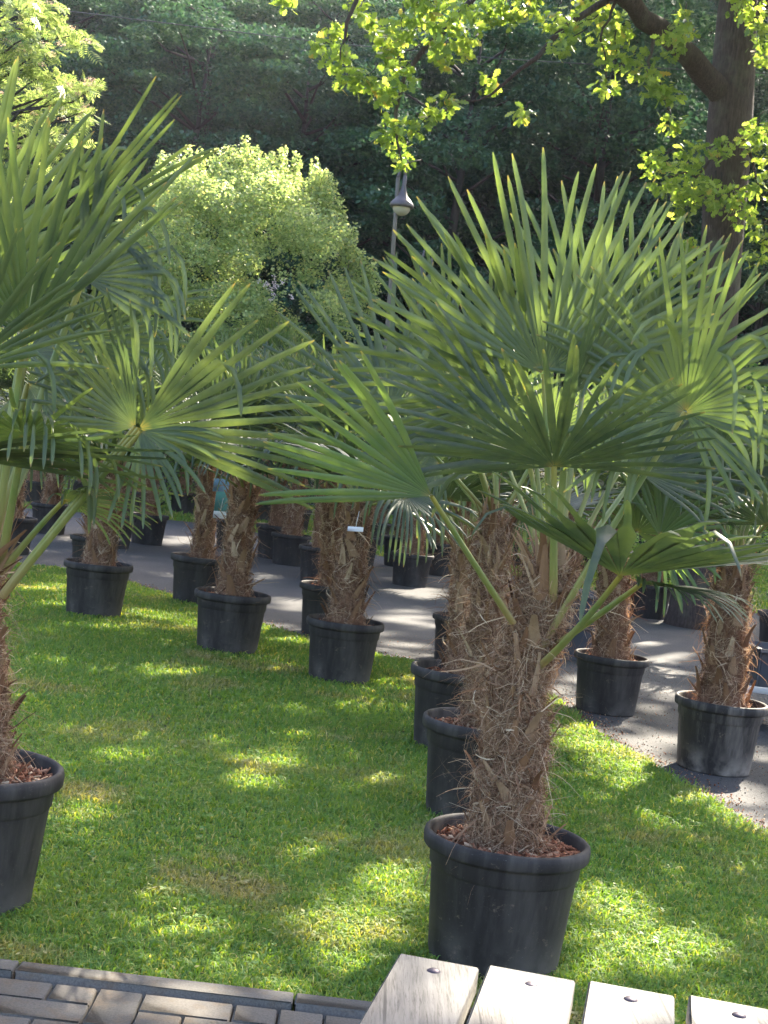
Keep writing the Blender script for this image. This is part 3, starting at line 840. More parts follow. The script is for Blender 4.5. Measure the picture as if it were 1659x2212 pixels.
# ---- palm cut by the left edge
b, S = place(-62, 1662, 398); Yb = b[1]
cur = [c_(-50, 1650), c_(-52, 1500), c_(-62, 1350), c_(-55, 1200)]
fr = [
    dict(hub=(55, 718, Yb - .12), tip=(72, 215, Yb - .22), base=SB(-12, 1190), spread=125, roll=10, cup=14, bent=.04, droop=.03, ns=42, asym=12, sag=.0),
    dict(hub=(85, 560, Yb + .1), tip=(425, 222, Yb + .1), base=SB(-30, 1180, .05), spread=30, roll=20, cup=8, bent=.0, droop=.02, ns=44, w=1.2),
    dict(hub=(180, 600, Yb + .05), tip=(500, 400, Yb - .05), base=SB(-20, 1190, .05), spread=130, roll=-25, cup=10, bent=.75, droop=.10, br=(.32, .7), m='frond_dark'),
    dict(hub=(60, 760, Yb + .2), tip=(330, 720, Yb + .1), base=SB(-20, 1190, .05), spread=120, roll=-40, cup=10, bent=.5, droop=.10, br=(.5, .7)),
    dict(hub=(52, 945, Yb - .20), tip=(90, 690, Yb - .52), base=SB(0, 1230), spread=230, roll=5, cup=22, bent=.7, droop=.06, br=(.50, .62), sag=.0),
    dict(hub=(300, 925, Yb - .15), tip=(738, 842, Yb - .18), base=SB(0, 1290, -.05), spread=92, roll=22, cup=4, bent=.04, droop=.05, ns=46, asym=4, sag=.02, m='frond_dark', split=.46),
    dict(hub=(305, 932, Yb - .16), tip=(430, 1110, Yb - .30), base=SB(5, 1290, -.05), spread=110, roll=10, cup=10, bent=.5, droop=.15, ns=30, br=(.2, .5), sag=.02),
    dict(hub=(292, 922, Yb - .10), tip=(120, 700, Yb + .05), base=SB(5, 1290, -.05), spread=120, roll=-35, cup=10, bent=.2, droop=.08, ns=38, sag=.02, m='frond_dark'),
    dict(hub=(-110, 985, Yb - .25), tip=(400, 890, Yb - .3), base=SB(-60, 1250), spread=50, roll=60, cup=10, bent=.0, droop=.02, m='frond_dark'),
    dict(hub=(185, 735, Yb + .35), tip=(430, 560, Yb + .5), base=SB(-20, 1190, .08), spread=190, roll=-12, cup=14, bent=.6, droop=.14, br=(.45, .62)),
    dict(hub=(-20, 640, Yb + .15), tip=(110, 235, Yb + .1), base=SB(-50, 1180, .05), spread=120, roll=-12, cup=12, bent=.0, droop=.03),
    dict(hub=(-60, 560, Yb + .35), tip=(30, 130, Yb + .4), base=SB(-60, 1180, .08), spread=130, roll=5, cup=12, bent=.0, droop=.03),
    dict(hub=(60, 830, Yb + .3), tip=(250, 980, Yb + .15), base=SB(-30, 1200, .08), spread=210, roll=15, cup=12, bent=.3, droop=.2, m='frond_dark'),
    dict(hub=(-80, 800, Yb - .2), tip=(-60, 420, Yb - .3), base=SB(-60, 1180, .0), spread=160, roll=5, cup=14, bent=.1, droop=.05),
    dict(hub=(140, 1080, Yb - .05), tip=(330, 1000, Yb - .1), base=SB(0, 1240, .0), spread=150, roll=60, cup=14, bent=.1, droop=.2, m='frond_dark'),
]
hero_palm(b, cur, S, .094, .064, fr, 'potted fan palm cut off by the left edge, long leaves bent at the tips', 'pot', 2, 11000, 70)
print('left', b, S)

# ---- palm directly behind the big one
b, S = place(1049, 1565, 276); Yb = b[1]
cur = [c_(1050, 1555), c_(1052, 1400), c_(1056, 1250), c_(1072, 1120)]
fr = [
    dict(hub=(842, 893, Yb - .1), tip=(694, 575, Yb - .05), base=SB(1062, 1120), spread=120, roll=12, cup=8, bent=.0, droop=.02, m='frond_dark', ns=32),
    dict(hub=(877, 1068, Yb - .25), tip=(760, 1165, Yb - .55), base=SB(1058, 1160), spread=250, roll=10, cup=22, bent=.6, droop=.22, br=(.3, .5), m='frond_dark'),
    dict(hub=(1050, 870, Yb + .1), tip=(1030, 600, Yb + .15), base=SB(1074, 1110), spread=160, roll=0, cup=10, droop=.04, m='frond_dark'),
    dict(hub=(960, 790, Yb + .3), tip=(800, 560, Yb + .4), base=SB(1070, 1110), spread=110, roll=-12, cup=10, bent=.0, droop=.04),
    dict(hub=(1190, 930, Yb), tip=(1350, 800, Yb), base=SB(1080, 1130), spread=220, roll=-10, cup=12, bent=.2, droop=.12),
    dict(hub=(950, 1000, Yb + .1), tip=(800, 960, Yb + .1), base=SB(1066, 1140), spread=230, roll=10, cup=12, bent=.3, droop=.15, m='frond_dark'),
    dict(hub=(1130, 1080, Yb + .05), tip=(1230, 1180, Yb - .1), base=SB(1080, 1150), spread=170, roll=10, cup=12, bent=.4, droop=.3, m='frond_dark'),
    dict(hub=(1072, 990, Yb), tip=(1090, 820, Yb), base=SB(1072, 1110), spread=25, roll=20, cup=2, bent=.0, droop=.0, ns=56),
    dict(hub=(1000, 920, Yb - .3), tip=(930, 760, Yb - .5), base=SB(1068, 1120), spread=200, roll=0, cup=18, bent=.2, droop=.08, m='frond_dark'),
]
hero_palm(b, cur, S, .078, .060, fr, 'tall potted fan palm standing directly behind the largest one, curly fibres on its trunk', 'pot', 3, 12000, 70, chips=500)
print('second', b, S)

# ---- the middle-distance palms
def mid(px, py, w, top, label, potk='pot', z0=0.0, extra=None, r=.14, nf=20, fm='frond_dark', variant=0, rot=None, fsc=1.08):
    r *= .74
    b, S = place(px, py, w, z0)
    tp = at(top[0], top[1], b[1])
    lean = (round(float(tp[0] - b[0]), 3), 0.0)
    e = gen_palm(b, S, float(tp[2] - z0 - .345 * S), label, lean, rot, nf, fm, potk, variant, r=r, fsc=fsc)
    print(label[:40], np.round(b, 2), round(S, 2), 'trunk', round(float(tp[2] - .345), 2))
    return e, b, S
def add_frond(e, b, hub, tip, sb, seed, **k):
    hub_, tip_, sb_ = at(*hub) - b, at(*tip) - b, at(*sb) - b
    ax = tip_ - hub_; v = nrm(CAM - b - hub_); ax_ = nrm(ax); nv = nrm(v - ax_ * np.dot(v, ax_)); a1 = R(k.pop('roll', 0))
    nv = nv * math.cos(a1) + np.cross(ax_, nv) * math.sin(a1); m_ = k.pop('m', 'frond_dark')
    g = G(); frond_geo(g, hub_, ax, nv, float(np.linalg.norm(ax)), seed=seed, **k)
    fo = link('frond', g.mesh('frond', M[m_]), e); gs = G(); stalk_geo(gs, sb_, hub_, .05); link('leaf_stalk', gs.mesh('leaf_stalk', M['stalk'], True), fo)
e, b, S = mid(213, 1220, 149, (238, 1000), 'potted fan palm on the grass beside the path, leftmost of the three lawn palms', variant=1, r=.15)
add_frond(e, b, (235, 985, b[1] - .5), (210, 870, b[1] - .9), (238, 1010, b[1]), 51, spread=200, cup=16)
e, b, S = mid(503, 1285, 166, (527, 1045), 'potted fan palm with a ragged grey-brown trunk, middle one of the three on the lawn', variant=2, r=.145)
e, b, S = mid(746, 1345, 170, (775, 1085), 'lawn palm with woven fibre bands at its trunk foot, left of the two tallest trunks', variant=3, r=.148)
e, b, S = mid(1000, 1452, 228, (1010, 1180), 'potted fan palm half hidden behind the two tallest trunks, only its pot showing', variant=4, r=.105, nf=11)
e, b, S = mid(1321, 1420, 162, (1325, 1110), 'potted fan palm with dark purplish trunk on the asphalt, right of the largest palm', z0=-.012, variant=5, r=.15, nf=13)
add_frond(e, b, (1377, 1149, b[1] - .5), (1480, 985, b[1] - .7), (1330, 1120, b[1]), 52, spread=210, cup=14, m='frond_far', roll=10)
e, b, S = mid(1558, 1518, 200, (1585, 1215), 'potted fan palm in a pale dusty pot on the asphalt, nearest the right edge', 'pot_dusty', z0=-.012, variant=6, r=.165, nf=14)
add_frond(e, b, (1425, 1178 - 20, b[1] - .3), (1640, 1060, b[1] - .6), (1570, 1230, b[1]), 53, spread=210, cup=14, m='frond_far', roll=-20)
e, b, S = mid(1700, 1330, 150, (1720, 1020), 'tall green potted palm beyond the path, its leaves coming in from the right edge', z0=-.012, nf=15, fm='frond_far')
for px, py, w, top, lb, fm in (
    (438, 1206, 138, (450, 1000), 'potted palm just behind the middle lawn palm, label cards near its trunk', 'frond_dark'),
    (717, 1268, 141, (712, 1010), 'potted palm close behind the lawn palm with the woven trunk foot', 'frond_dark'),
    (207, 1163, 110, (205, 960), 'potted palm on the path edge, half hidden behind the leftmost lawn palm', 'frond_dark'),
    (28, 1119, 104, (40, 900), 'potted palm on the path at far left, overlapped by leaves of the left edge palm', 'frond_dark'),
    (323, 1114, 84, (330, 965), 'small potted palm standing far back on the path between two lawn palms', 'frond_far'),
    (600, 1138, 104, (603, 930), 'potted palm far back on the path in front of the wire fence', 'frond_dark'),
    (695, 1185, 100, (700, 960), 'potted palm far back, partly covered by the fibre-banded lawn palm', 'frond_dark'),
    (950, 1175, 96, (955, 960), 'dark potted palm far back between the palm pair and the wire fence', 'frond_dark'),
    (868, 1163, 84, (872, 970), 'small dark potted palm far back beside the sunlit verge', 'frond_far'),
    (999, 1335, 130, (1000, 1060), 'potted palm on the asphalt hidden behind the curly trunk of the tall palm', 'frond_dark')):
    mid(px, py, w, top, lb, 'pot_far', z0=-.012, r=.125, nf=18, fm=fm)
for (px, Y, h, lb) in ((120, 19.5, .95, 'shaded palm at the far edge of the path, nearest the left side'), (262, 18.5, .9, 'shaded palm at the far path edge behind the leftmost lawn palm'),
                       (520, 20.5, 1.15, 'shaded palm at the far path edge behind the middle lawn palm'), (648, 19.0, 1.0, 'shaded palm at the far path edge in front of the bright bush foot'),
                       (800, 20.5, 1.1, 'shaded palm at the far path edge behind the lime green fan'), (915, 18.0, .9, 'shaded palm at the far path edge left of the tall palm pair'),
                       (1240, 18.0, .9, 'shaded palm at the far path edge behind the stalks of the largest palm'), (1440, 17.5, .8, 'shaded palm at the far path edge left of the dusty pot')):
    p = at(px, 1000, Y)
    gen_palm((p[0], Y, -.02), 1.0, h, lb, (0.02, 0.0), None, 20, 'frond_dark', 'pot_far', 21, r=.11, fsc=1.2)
# back rows beyond the path
k = 0
for (px, Y, h, lb) in ((80, 25.5, 1.7, 'sunlit palm in the back row, farthest left'), (190, 27.5, 1.8, 'palm in the back row behind the left bush side'),
                       (300, 26.0, 1.6, 'low palm in the back row below the bright bush, left of its centre'), (405, 28, 1.9, 'taller palm in the back row under the left part of the bright bush'),
                       (500, 26.0, 1.7, 'palm in the back row under the middle of the bright bush'), (575, 28.5, 2.2, 'tallest palm in the back row, yellow leaf tips, below the bright bush'),
                       (655, 26.5, 1.8, 'palm in the back row under the right part of the bright bush'), (740, 28, 1.9, 'back row palm right of the bright bush foot'),
                       (830, 25, 1.6, 'back row palm behind the dark raised leaf fan'), (1010, 26, 1.6, 'back row palm seen between the stalks of the tall palm'),
                       (1130, 24, 1.4, 'back row palm behind the crown of the largest palm'), (1290, 25, 1.5, 'back row palm right of the largest palm crown')):
    p = at(px, 1000, Y)
    gen_palm((p[0], Y, -.02), 1.0, h, lb, (0.03 * ((k % 3) - 1), 0.0), None, 15, 'frond_far' if k % 3 else 'frond_dark', 'pot_far', 10 + k % 3, r=.12, group='palms in the back row', fsc=1.35); k += 1

# ------------------------------------------------------------------ picnic table
TZ = .72
def tp_(x, y): return gr(x, y, TZ)
a0 = tp_(1270, 2122); a1 = tp_(1457, 2143)
ldir = nrm(((tp_(1225, 2212) - tp_(1245, 2110)) + (tp_(1457, 2212) - tp_(1457, 2143)) * 2) * np.array([1, 1, 0]))
wdir = np.array([-ldir[1], ldir[0], 0.0])
if wdir[0] < 0: wdir = -wdir
corner = tp_(860, 2060)
e = empty('picnic_table', (corner[0], corner[1], 0), 'weathered grey wooden picnic table, plank ends with dark bolts, in the lower right corner', 'table')
base = np.array([corner[0], corner[1], 0.0])
ends = [(tp_(860, 2060), tp_(1038, 2086)), (tp_(1052, 2090), tp_(1246, 2112)), (tp_(1270, 2121), tp_(1459, 2144)), (tp_(1487, 2149), tp_(1690, 2180))]
pw = np.mean([abs(np.dot(b_ - a_, wdir)) for a_, b_ in ends]); print('plank w', pw, [np.round(a_, 2) for a_, b_ in ends], 'ldir', ldir)
gap = .016
off = 0.0
for i in range(5):
    if i < 4:
        s0 = np.dot(ends[i][0] - base, wdir); s1 = np.dot(ends[i][1] - base, wdir)
        st = .5 * (np.dot(ends[i][0] - base, ldir) + np.dot(ends[i][1] - base, ldir))
    else:
        s0 = s1 + gap; s1 = s0 + pw
    c = base + wdir * (s0 + s1) / 2 + ldir * (st + .80) + zu * (TZ - .0225 + RNG.uniform(-.002, .001))
    g = G(); boxv(g, c - base, (wdir, ldir, zu), ((s1 - s0) / 2 - .001, .80, .0225), bev=.0035)
    po = link('plank', g.mesh('plank', M['old_wood']), e)
    g = G(); bp = base + wdir * ((s0 + s1) / 2 + .004 * (i % 2)) + ldir * (st + .058) + zu * (TZ - .003) - base
    lathe(g, [(.0001, .0065), (.007, .006), (.0115, .003), (.013, 0), (.013, -.01)], 16, c=bp)
    link('bolt', g.mesh('bolt', M['bolt'], True), po)
W_ = s1
def rel(a_, b_, z): return wdir * a_ + ldir * b_ + zu * z
for yy in (.075, 1.5):
    g = G(); boxv(g, rel(W_ / 2, yy, TZ - .045 - .035), (wdir, ldir, zu), (W_ / 2 - .03, .022, .034), bev=.004); link('crossbeam', g.mesh('crossbeam', M['old_wood']), e)
for yy in (.22, 1.38):
    for sgn, xx in ((-1, .12), (1, W_ - .12)):
        g = G(); top = rel(xx + .08 * -sgn, yy, TZ - .05); bot = rel(xx + sgn * .28, yy, .0)
        d = nrm(bot - top); boxv(g, (top + bot) / 2, (nrm(np.cross(d, ldir)), ldir, d), (.045, .022, np.linalg.norm(bot - top) / 2), bev=.004)
        link('leg', g.mesh('leg', M['old_wood']), e)

# ------------------------------------------------------------------ leaf templates and clouds
def leaf_cloud(g, P, size, tmpl='quad', up=.5, m=0, droop=None):
    """many small leaves at points P, random orientation"""
    n = len(P)
    d = RNG.normal(0, 1, (n, 3)); d[:, 2] *= .6
    if droop is not None: d[:, 2] -= droop
    d = nrm(d)
    u_ = RNG.normal(0, 1, (n, 3)); u_[:, 2] += up * 3
    s_ = nrm(np.cross(d, u_)); u_ = np.cross(s_, d)
    T, Q, Tr = TM[tmpl]
    sz = size * RNG.uniform(.6, 1.25, n)
    V = P[:, None, :] + (T[None, :, 0, None] * d[:, None, :] + T[None, :, 1, None] * s_[:, None, :] + T[None, :, 2, None] * u_[:, None, :]) * sz[:, None, None]
    k = np.arange(n)[:, None, None] * len(T)
    q = (k + Q[None]).reshape(-1, 4) if Q is not None else None
    t = (k + Tr[None]).reshape(-1, 3) if Tr is not None else None
    g.add(V.reshape(-1, 3), q, t, m)
TM = {}
TM['quad'] = (np.array([(0, 0, 0), (.45, .30, .08), (1, 0, -.05), (.45, -.30, .08)], float), np.array([(0, 1, 2, 3)]), None)
TM['round'] = (np.array([(0, 0, 0), (.25, .32, .06), (.7, .34, .04), (1, 0, -.05), (.7, -.34, .04), (.25, -.32, .06)], float), np.array([(0, 1, 2, 3), (0, 3, 4, 5)]), None)
oak = [(0, 0, 0)]
lob = [(.12, .06), (.22, .20), (.32, .12), (.45, .32), (.55, .17), (.68, .33), (.78, .15), (.90, .17)]
oakv = [(0, 0, 0)] + [(x, y, .1 * y) for x, y in lob] + [(1, 0, -.04)] + [(x, -y, .1 * y) for x, y in lob[::-1]] + [(.5, 0, 0)]
nO = len(oakv) - 1
TM['oak'] = (np.array(oakv, float), None, np.array([(nO, i, (i + 1) % nO) for i in range(nO)]))
pv = []; pq = []
for i in range(6):
    x = .22 + i * .12
    for s in (-1, 1):
        k = len(pv); L_ = .30 * math.sin(math.pi * (i + 1.4) / 8.5) + .06
        pv += [(x, 0, 0), (x + .10, s * L_ * .5 - .0, .02), (x + .14, s * L_, -.03), (x + .02, s * L_ * .55, .02)]; pq.append((k, k + 1, k + 2, k + 3))
k = len(pv); pv += [(.92, 0, 0), (1.02, .05, 0), (1.18, 0, -.03), (1.02, -.05, 0)]; pq.append((k, k + 1, k + 2, k + 3))
k = len(pv); pv += [(0, .008, 0), (.95, .006, 0), (.95, -.006, 0), (0, -.008, 0)]; pq.append((k, k + 1, k + 2, k + 3))
TM['pinnate'] = (np.array(pv, float), np.array(pq), None)

def ball(n, c, r, shell=0.0, flat=1.0):
    d = nrm(RNG.normal(0, 1, (n, 3))); rad = (RNG.uniform(shell, 1, n)) ** (1 / 3)
    return np.asarray(c) + d * rad[:, None] * r * np.array([1, 1, flat])

def wob_line(p0, p1, n=7, amp=.05):
    p0 = np.asarray(p0, float); p1 = np.asarray(p1, float); t = np.linspace(0, 1, n)[:, None]
    L_ = np.linalg.norm(p1 - p0); o = RNG.normal(0, amp * L_, (n, 3)) * np.sin(t * math.pi)
    return p0 + (p1 - p0) * t + o

# ------------------------------------------------------------------ oak on the right
OY = 17.0
ob = at(1557, 560, OY); ot = at(1583, 170, OY); sl_ = (ot - ob) / (ot[2] - ob[2])
O0 = ob + sl_ * (0 - ob[2]); O0[2] = -.02
def otr(z): return ob + sl_ * (z - ob[2])
oakE = empty('oak_tree', O0, 'big oak tree at right with ridged grey-brown trunk and sunlit drooping leaf clusters', 'tree')
g = G()
zz = np.array([-.1, .15, .6, 1.5, 2.5, 3.5, 4.5, 5.6, 6.6, 7.6, 9, 10.5, 12])
rr = np.array([.42, .34, .28, .255, .245, .24, .24, .26, .24, .20, .16, .11, .05])
tube(g, np.array([otr(z) for z in zz]) - O0, rr, 20)
link('trunk', g.mesh('trunk', M['bark_oak'], True), oakE)
gb = G(); gt = G()
def limb(pts, r0, r1, gg=None, n=9):
    pts = np.asarray(pts, float); t = np.linspace(0, 1, n); d = np.linspace(0, 1, len(pts))
    P_ = np.stack([np.interp(t, d, pts[:, i]) for i in range(3)], 1) + RNG.normal(0, .02, (n, 3)) * np.sin(t * math.pi)[:, None]
    tube(gg or gb, P_ - O0, np.linspace(r0, r1, n), 10)
    return P_
big = limb([at(1572, 215, OY), at(1500, 140, OY - .4), at(1420, 60, OY - .9), at(1340, -15, OY - 1.4), at(1180, -130, OY - 2.4), at(950, -230, OY - 3.2)], .155, .05, n=14)
b2 = limb([at(1578, 60, OY), at(1640, -60, OY + .3), at(1760, -200, OY + .5)], .15, .05)
b3 = limb([at(1340, -15, OY - 1.4), at(1240, 40, OY - 1.6), at(1150, 130, OY - 1.8), at(1060, 205, OY - 1.9)], .045, .012)
b4 = limb([at(1180, -130, OY - 2.4), at(1050, -30, OY - 2.5), at(960, 60, OY - 2.6), at(880, 150, OY - 2.6), at(850, 280, OY - 2.7), at(868, 350, OY - 2.7)], .045, .008)
b5 = limb([at(1060, 205, OY - 1.9), at(1000, 220, OY - 2.0), at(930, 255, OY - 2.1)], .012, .005)
b6 = limb([at(950, -230, OY - 3.2), at(800, -80, OY - 3.0), at(740, 60, OY - 3.0), at(735, 130, OY - 3.0)], .04, .006)
b7 = limb([at(1570, 300, OY - .2), at(1500, 380, OY - .5), at(1430, 380, OY - .6)], .022, .006)
b8 = limb([at(1572, 240, OY), at(1620, 330, OY - .4), at(1650, 440, OY - .5)], .03, .007)
b9 = limb([at(1420, 60, OY - .9), at(1400, 130, OY - 1.1), at(1445, 240, OY - 1.0)], .025, .006)
b10 = limb([at(1340, -15, OY - 1.4), at(1300, 60, OY - 1.5), at(1310, 170, OY - 1.5)], .02, .005)
# crown limbs above the frame
CR = []
for k in range(16):
    a_ = k * 2.399 + .4; z0 = 7.2 + .32 * k; L_ = random.uniform(3.6, 6.6) * (1 - .35 * k / 16)
    p0 = otr(z0 - .3); p1 = p0 + np.array([math.cos(a_) * L_, math.sin(a_) * L_, random.uniform(.6, 2.2)])
    need = 1.9 + .335 * p1[1] + .117 * p1[0]
    p1[2] = max(p1[2], need + .6)
    limb([p0, (p0 + p1) / 2 + np.array([0, 0, .3]), p1], .10, .02); CR.append((p0, p1))
link('limb', gb.mesh('limb', M['bark_oak'], True), oakE)
CL = [(615, 8, 20), (722, 68, 30), (728, 115, 32), (752, 168, 36), (792, 168, 28), (820, 195, 28), (842, 80, 38), (800, 55, 22), (868, 58, 42), (905, 25, 38), (950, 78, 36), (990, 28, 40),
      (958, 122, 32), (850, 128, 34), (1002, 98, 28), (1040, 45, 30), (1072, 15, 38), (862, 168, 36), (836, 215, 22), (962, 222, 26), (932, 242, 22), (1055, 178, 24), (858, 278, 32), (828, 292, 20),
      (905, 272, 20), (864, 330, 24), (868, 356, 16), (1125, 243, 22), (1200, 40, 36), (1212, 95, 32), (1240, 60, 26), (1300, 30, 42), (1310, 80, 38), (1330, 118, 40), (1385, 140, 36), (1402, 175, 34),
      (1308, 185, 26), (1430, 195, 26), (1450, 90, 38), (1480, 50, 36), (1260, 25, 34), (1438, 375, 46), (1412, 345, 26), (1482, 390, 52), (1500, 335, 34), (1445, 265, 26), (1520, 410, 44), (1562, 425, 42),
      (1560, 320, 32), (1625, 285, 36), (1640, 400, 40), (1598, 455, 38), (1640, 330, 34), (1500, 525, 18), (1478, 450, 30), (1640, 40, 46), (1650, 110, 40), (1600, 15, 30), (780, 15, 30), (930, 8, 40), (1140, 10, 34),
      (1650, 500, 34), (1628, 560, 26), (1445, 205, 22), (1345, 60, 34), (1100, 40, 24), (690, 100, 14), (1440, 590, 30), (1478, 570, 26)]
gl = G()
for (x, y, r) in CL:
    Y = OY - 2.6 if x < 1010 else (OY - 1.8 if x < 1260 else (OY - 1.2 if x < 1460 else OY - .6))
    Y += random.uniform(-.35, .35)
    c = at(x, y, Y); rad = r / FPX * Y
    n_ = int(14 + 40 * (r / 34) ** 2)
    leaf_cloud(gl, ball(n_, c, rad * .92, .1, 1.0) - O0, .108, 'oak', .25, droop=.5)
    # twig into the cluster
    up_ = c + np.array([random.uniform(-.1, .25), random.uniform(0, .2), rad * 1.3])
    tube(gt, wob_line(up_, c, 5, .06) - O0, np.linspace(.008, .003, 5), 5)
SUN_SPOTS = [(300, 1560, 120, 14), (480, 1700, 120, 16), (180, 1640, 90, 12), (620, 1590, 70, 12), (700, 1460, 60, 12), (560, 1880, 60, 20), (820, 1640, 50, 14), (1560, 1700, 60, 24), (1460, 1880, 60, 18), (1420, 1600, 60, 16), (150, 1960, 60, 14), (640, 1830, 50, 12), (1235, 1590, 45, 30), (1325, 1650, 100, 36), (1440, 1722, 120, 40), (1560, 1790, 120, 46), (1650, 1860, 70, 50), (1390, 1660, 60, 20), (1345, 1985, 75, 55), (1470, 2060, 80, 50), (1275, 1940, 38, 50),  # ground patches kept clear of crown leaves so sun falls there
         (1285, 2080, 45, 70), (1590, 2010, 40, 22), (790, 1960, 62, 58), (860, 1915, 50, 36), (660, 2040, 115, 60), (770, 2090, 70, 30), (365, 1990, 95, 42), (475, 2070, 85, 34), (405, 1678, 80, 22), (550, 1652, 58, 17),
         (215, 1746, 105, 24), (417, 1605, 60, 10), (120, 1580, 85, 20), (770, 1533, 60, 13), (385, 1810, 34, 10), (240, 1358, 62, 13), (357, 1405, 20, 6), (305, 1452, 90, 16), (98, 1270, 48, 9), (100, 1305, 42, 8),
         (620, 1380, 52, 9), (568, 1433, 28, 9), (850, 1460, 34, 30), (90, 1480, 60, 12), (640, 1500, 30, 8), (940, 1750, 20, 30), (60, 2060, 60, 12), (500, 1540, 40, 8), (160, 1660, 30, 8), (620, 1740, 40, 12),
         (1435, 1330, 60, 26), (1420, 1400, 50, 36), (1440, 1470, 46, 30), (1210, 1520, 34, 34), (1500, 1310, 60, 18), (1620, 1740, 60, 40), (200, 1165, 70, 8), (120, 1185, 60, 6), (260, 1200, 40, 6), (420, 1165, 70, 7),
         (640, 1300, 45, 14), (880, 1330, 60, 12), (900, 1280, 60, 12), (560, 1240, 50, 8), (860, 1395, 60, 10), (380, 1240, 40, 6), (230, 2170, 100, 22), (560, 2142, 110, 12), (420, 2200, 80, 14)]
def to_px(P):
    v = np.asarray(P) - CAM; z = v @ F_
    return 829.5 + FPX * (v @ RT) / z, 1106 - FPX * (v @ UP) / z
SD = np.array(sdir)
def in_spot(gx, jit):
    x, y = to_px(gx)
    o = np.zeros(len(x), bool)
    for (cx, cy_, rx, ry) in SUN_SPOTS:
        o |= ((x - cx) / rx) ** 2 + ((y - cy_) / ry) ** 2 < jit
    return o
def shade_canopy(n, x0, x1, y0, y1, hrange, centre, rad, fade=0.0):  # leaf points set along sun rays to shade chosen ground
    gx = np.stack([RNG.uniform(x0, x1, n), RNG.uniform(y0, y1, n), np.zeros(n)], 1)
    keep = ~in_spot(gx, RNG.uniform(1.6, 2.2, n))
    keep &= np.sin(gx[:, 0] * 5.1 + np.sin(gx[:, 1] * 3.3) * 2) + np.sin(gx[:, 1] * 4.3 + gx[:, 0] * 2) > RNG.normal(-1.5, .12, n)
    # sun on the table top
    gt_ = gx + SD * (.72 / SD[2]); tx, ty = to_px(gt_)
    keep &= ~((tx > 830) & (tx < 1700) & (ty > 2040) & (ty < 2260))
    keep &= (gx[:, 1] > 2.7) | (RNG.uniform(0, 1, n) < .45)
    h = RNG.uniform(*hrange, n); c = gx + SD * (h / SD[2])[:, None]
    need = 2.35 + .335 * c[:, 1] + .117 * c[:, 0] + .35
    low = c[:, 2] < need
    # climb along the sun ray until clear of the picture's upper edge
    k_ = (need - c[:, 2]) / (SD[2] - .335 * SD[1] - .117 * SD[0]) * SD[2]
    c = np.where(low[:, None], c + SD * (k_ / SD[2])[:, None], c)
    keep &= (np.hypot(c[:, 0] - centre[0], c[:, 1] - centre[1]) < rad) & (c[:, 2] < (fade or 19))
    c = c[keep]
    ok = np.ones(len(c), bool)
    for (x, y, r_) in CL:                  # crown leaves left out so the sun reaches the hanging sprays
        Y_ = OY - 2.6 if x < 1010 else (OY - 1.8 if x < 1260 else (OY - 1.2 if x < 1460 else OY - .6))
        q_ = at(x, y, Y_); d_ = c - q_; al = d_ @ SD
        ds = np.linalg.norm(d_ - al[:, None] * SD, axis=1)
        ok &= ~((al > .4) & (ds < r_ / FPX * Y_ + .12))
    return c[ok | (RNG.uniform(0, 1, len(c)) < .12)]
LM = shade_canopy(27000, -3.2, 4.2, .8, 8.6, (6.2, 9.6), (4.2, 16.5), 8.2)  # oak leaves above the view, shaped to cast the near lawn's dapples
print('shade_canopy', len(LM))
leaf_cloud(gl, LM - O0, .15, 'round', .4, droop=.3)
link('twigs', gt.mesh('twigs', M['bark_dark'], True), oakE)
link('crown', gl.mesh('crown', M['oak_leaf']), oakE)
link('crown', None, None) if False else None

# generic broadleaf tree
def tree_meshes(H, r, nclump, nl, lsize, leafm, bark, z0=.3, flat=.6, clr=(.9, .4), tm='quad', up=.5, trunk_r=.14, seed=0):
    rg = np.random.default_rng(seed)
    gt = G(); gb = G(); gl = G()
    ln = rg.normal(0, .25, 2)
    tube(gt, [(0, 0, -.3), (ln[0] * .2, ln[1] * .2, H * .25), (ln[0] * .6, ln[1] * .6, H * .6), (ln[0], ln[1], H * .97)], [trunk_r * 1.3, trunk_r, trunk_r * .65, trunk_r * .15], 10)
    for k in range(nclump):
        t = (k + rg.uniform(0, 1)) / nclump
        a_ = k * 2.399 + rg.normal(0, .3)
        z = H * (z0 + (1 - z0) * t)
        prof = math.sin(math.pi * min(1, (.18 + .82 * (1 - t)))) ** .6 if t > .5 else 1.0 - .25 * (.5 - t)
        rr_ = r * prof * rg.uniform(.35, 1.0)
        c = np.array([math.cos(a_) * rr_, math.sin(a_) * rr_, z])
        st = np.array([ln[0] * z / H * .8, ln[1] * z / H * .8, max(.2, z - rr_ * .55)])
        if k % 2 == 0: tube(gb, [st, st * .4 + c * .6 + rg.normal(0, .1, 3), c], [trunk_r * .32, trunk_r * .18, .015], 6)
        cr = clr[0] * rg.uniform(.6, 1.25)
        leaf_cloud(gl, ball(nl, c, cr, .15, flat * rg.uniform(.6, 1.1)), lsize, tm, up)
    return gt.mesh('trunk', M[bark], True), gb.mesh('limb', M[bark], True), gl.mesh('crown', M[leafm])
def tree(name, ms, loc, label, cat, group=None, rot=0, s=1.0):
    e = empty(name, loc, label, cat, group); e.rotation_euler.z = rot; e.scale = (s, s, s)
    for nm, me in zip(('trunk', 'limb', 'crown'), ms): link(nm, me, e)
    return e

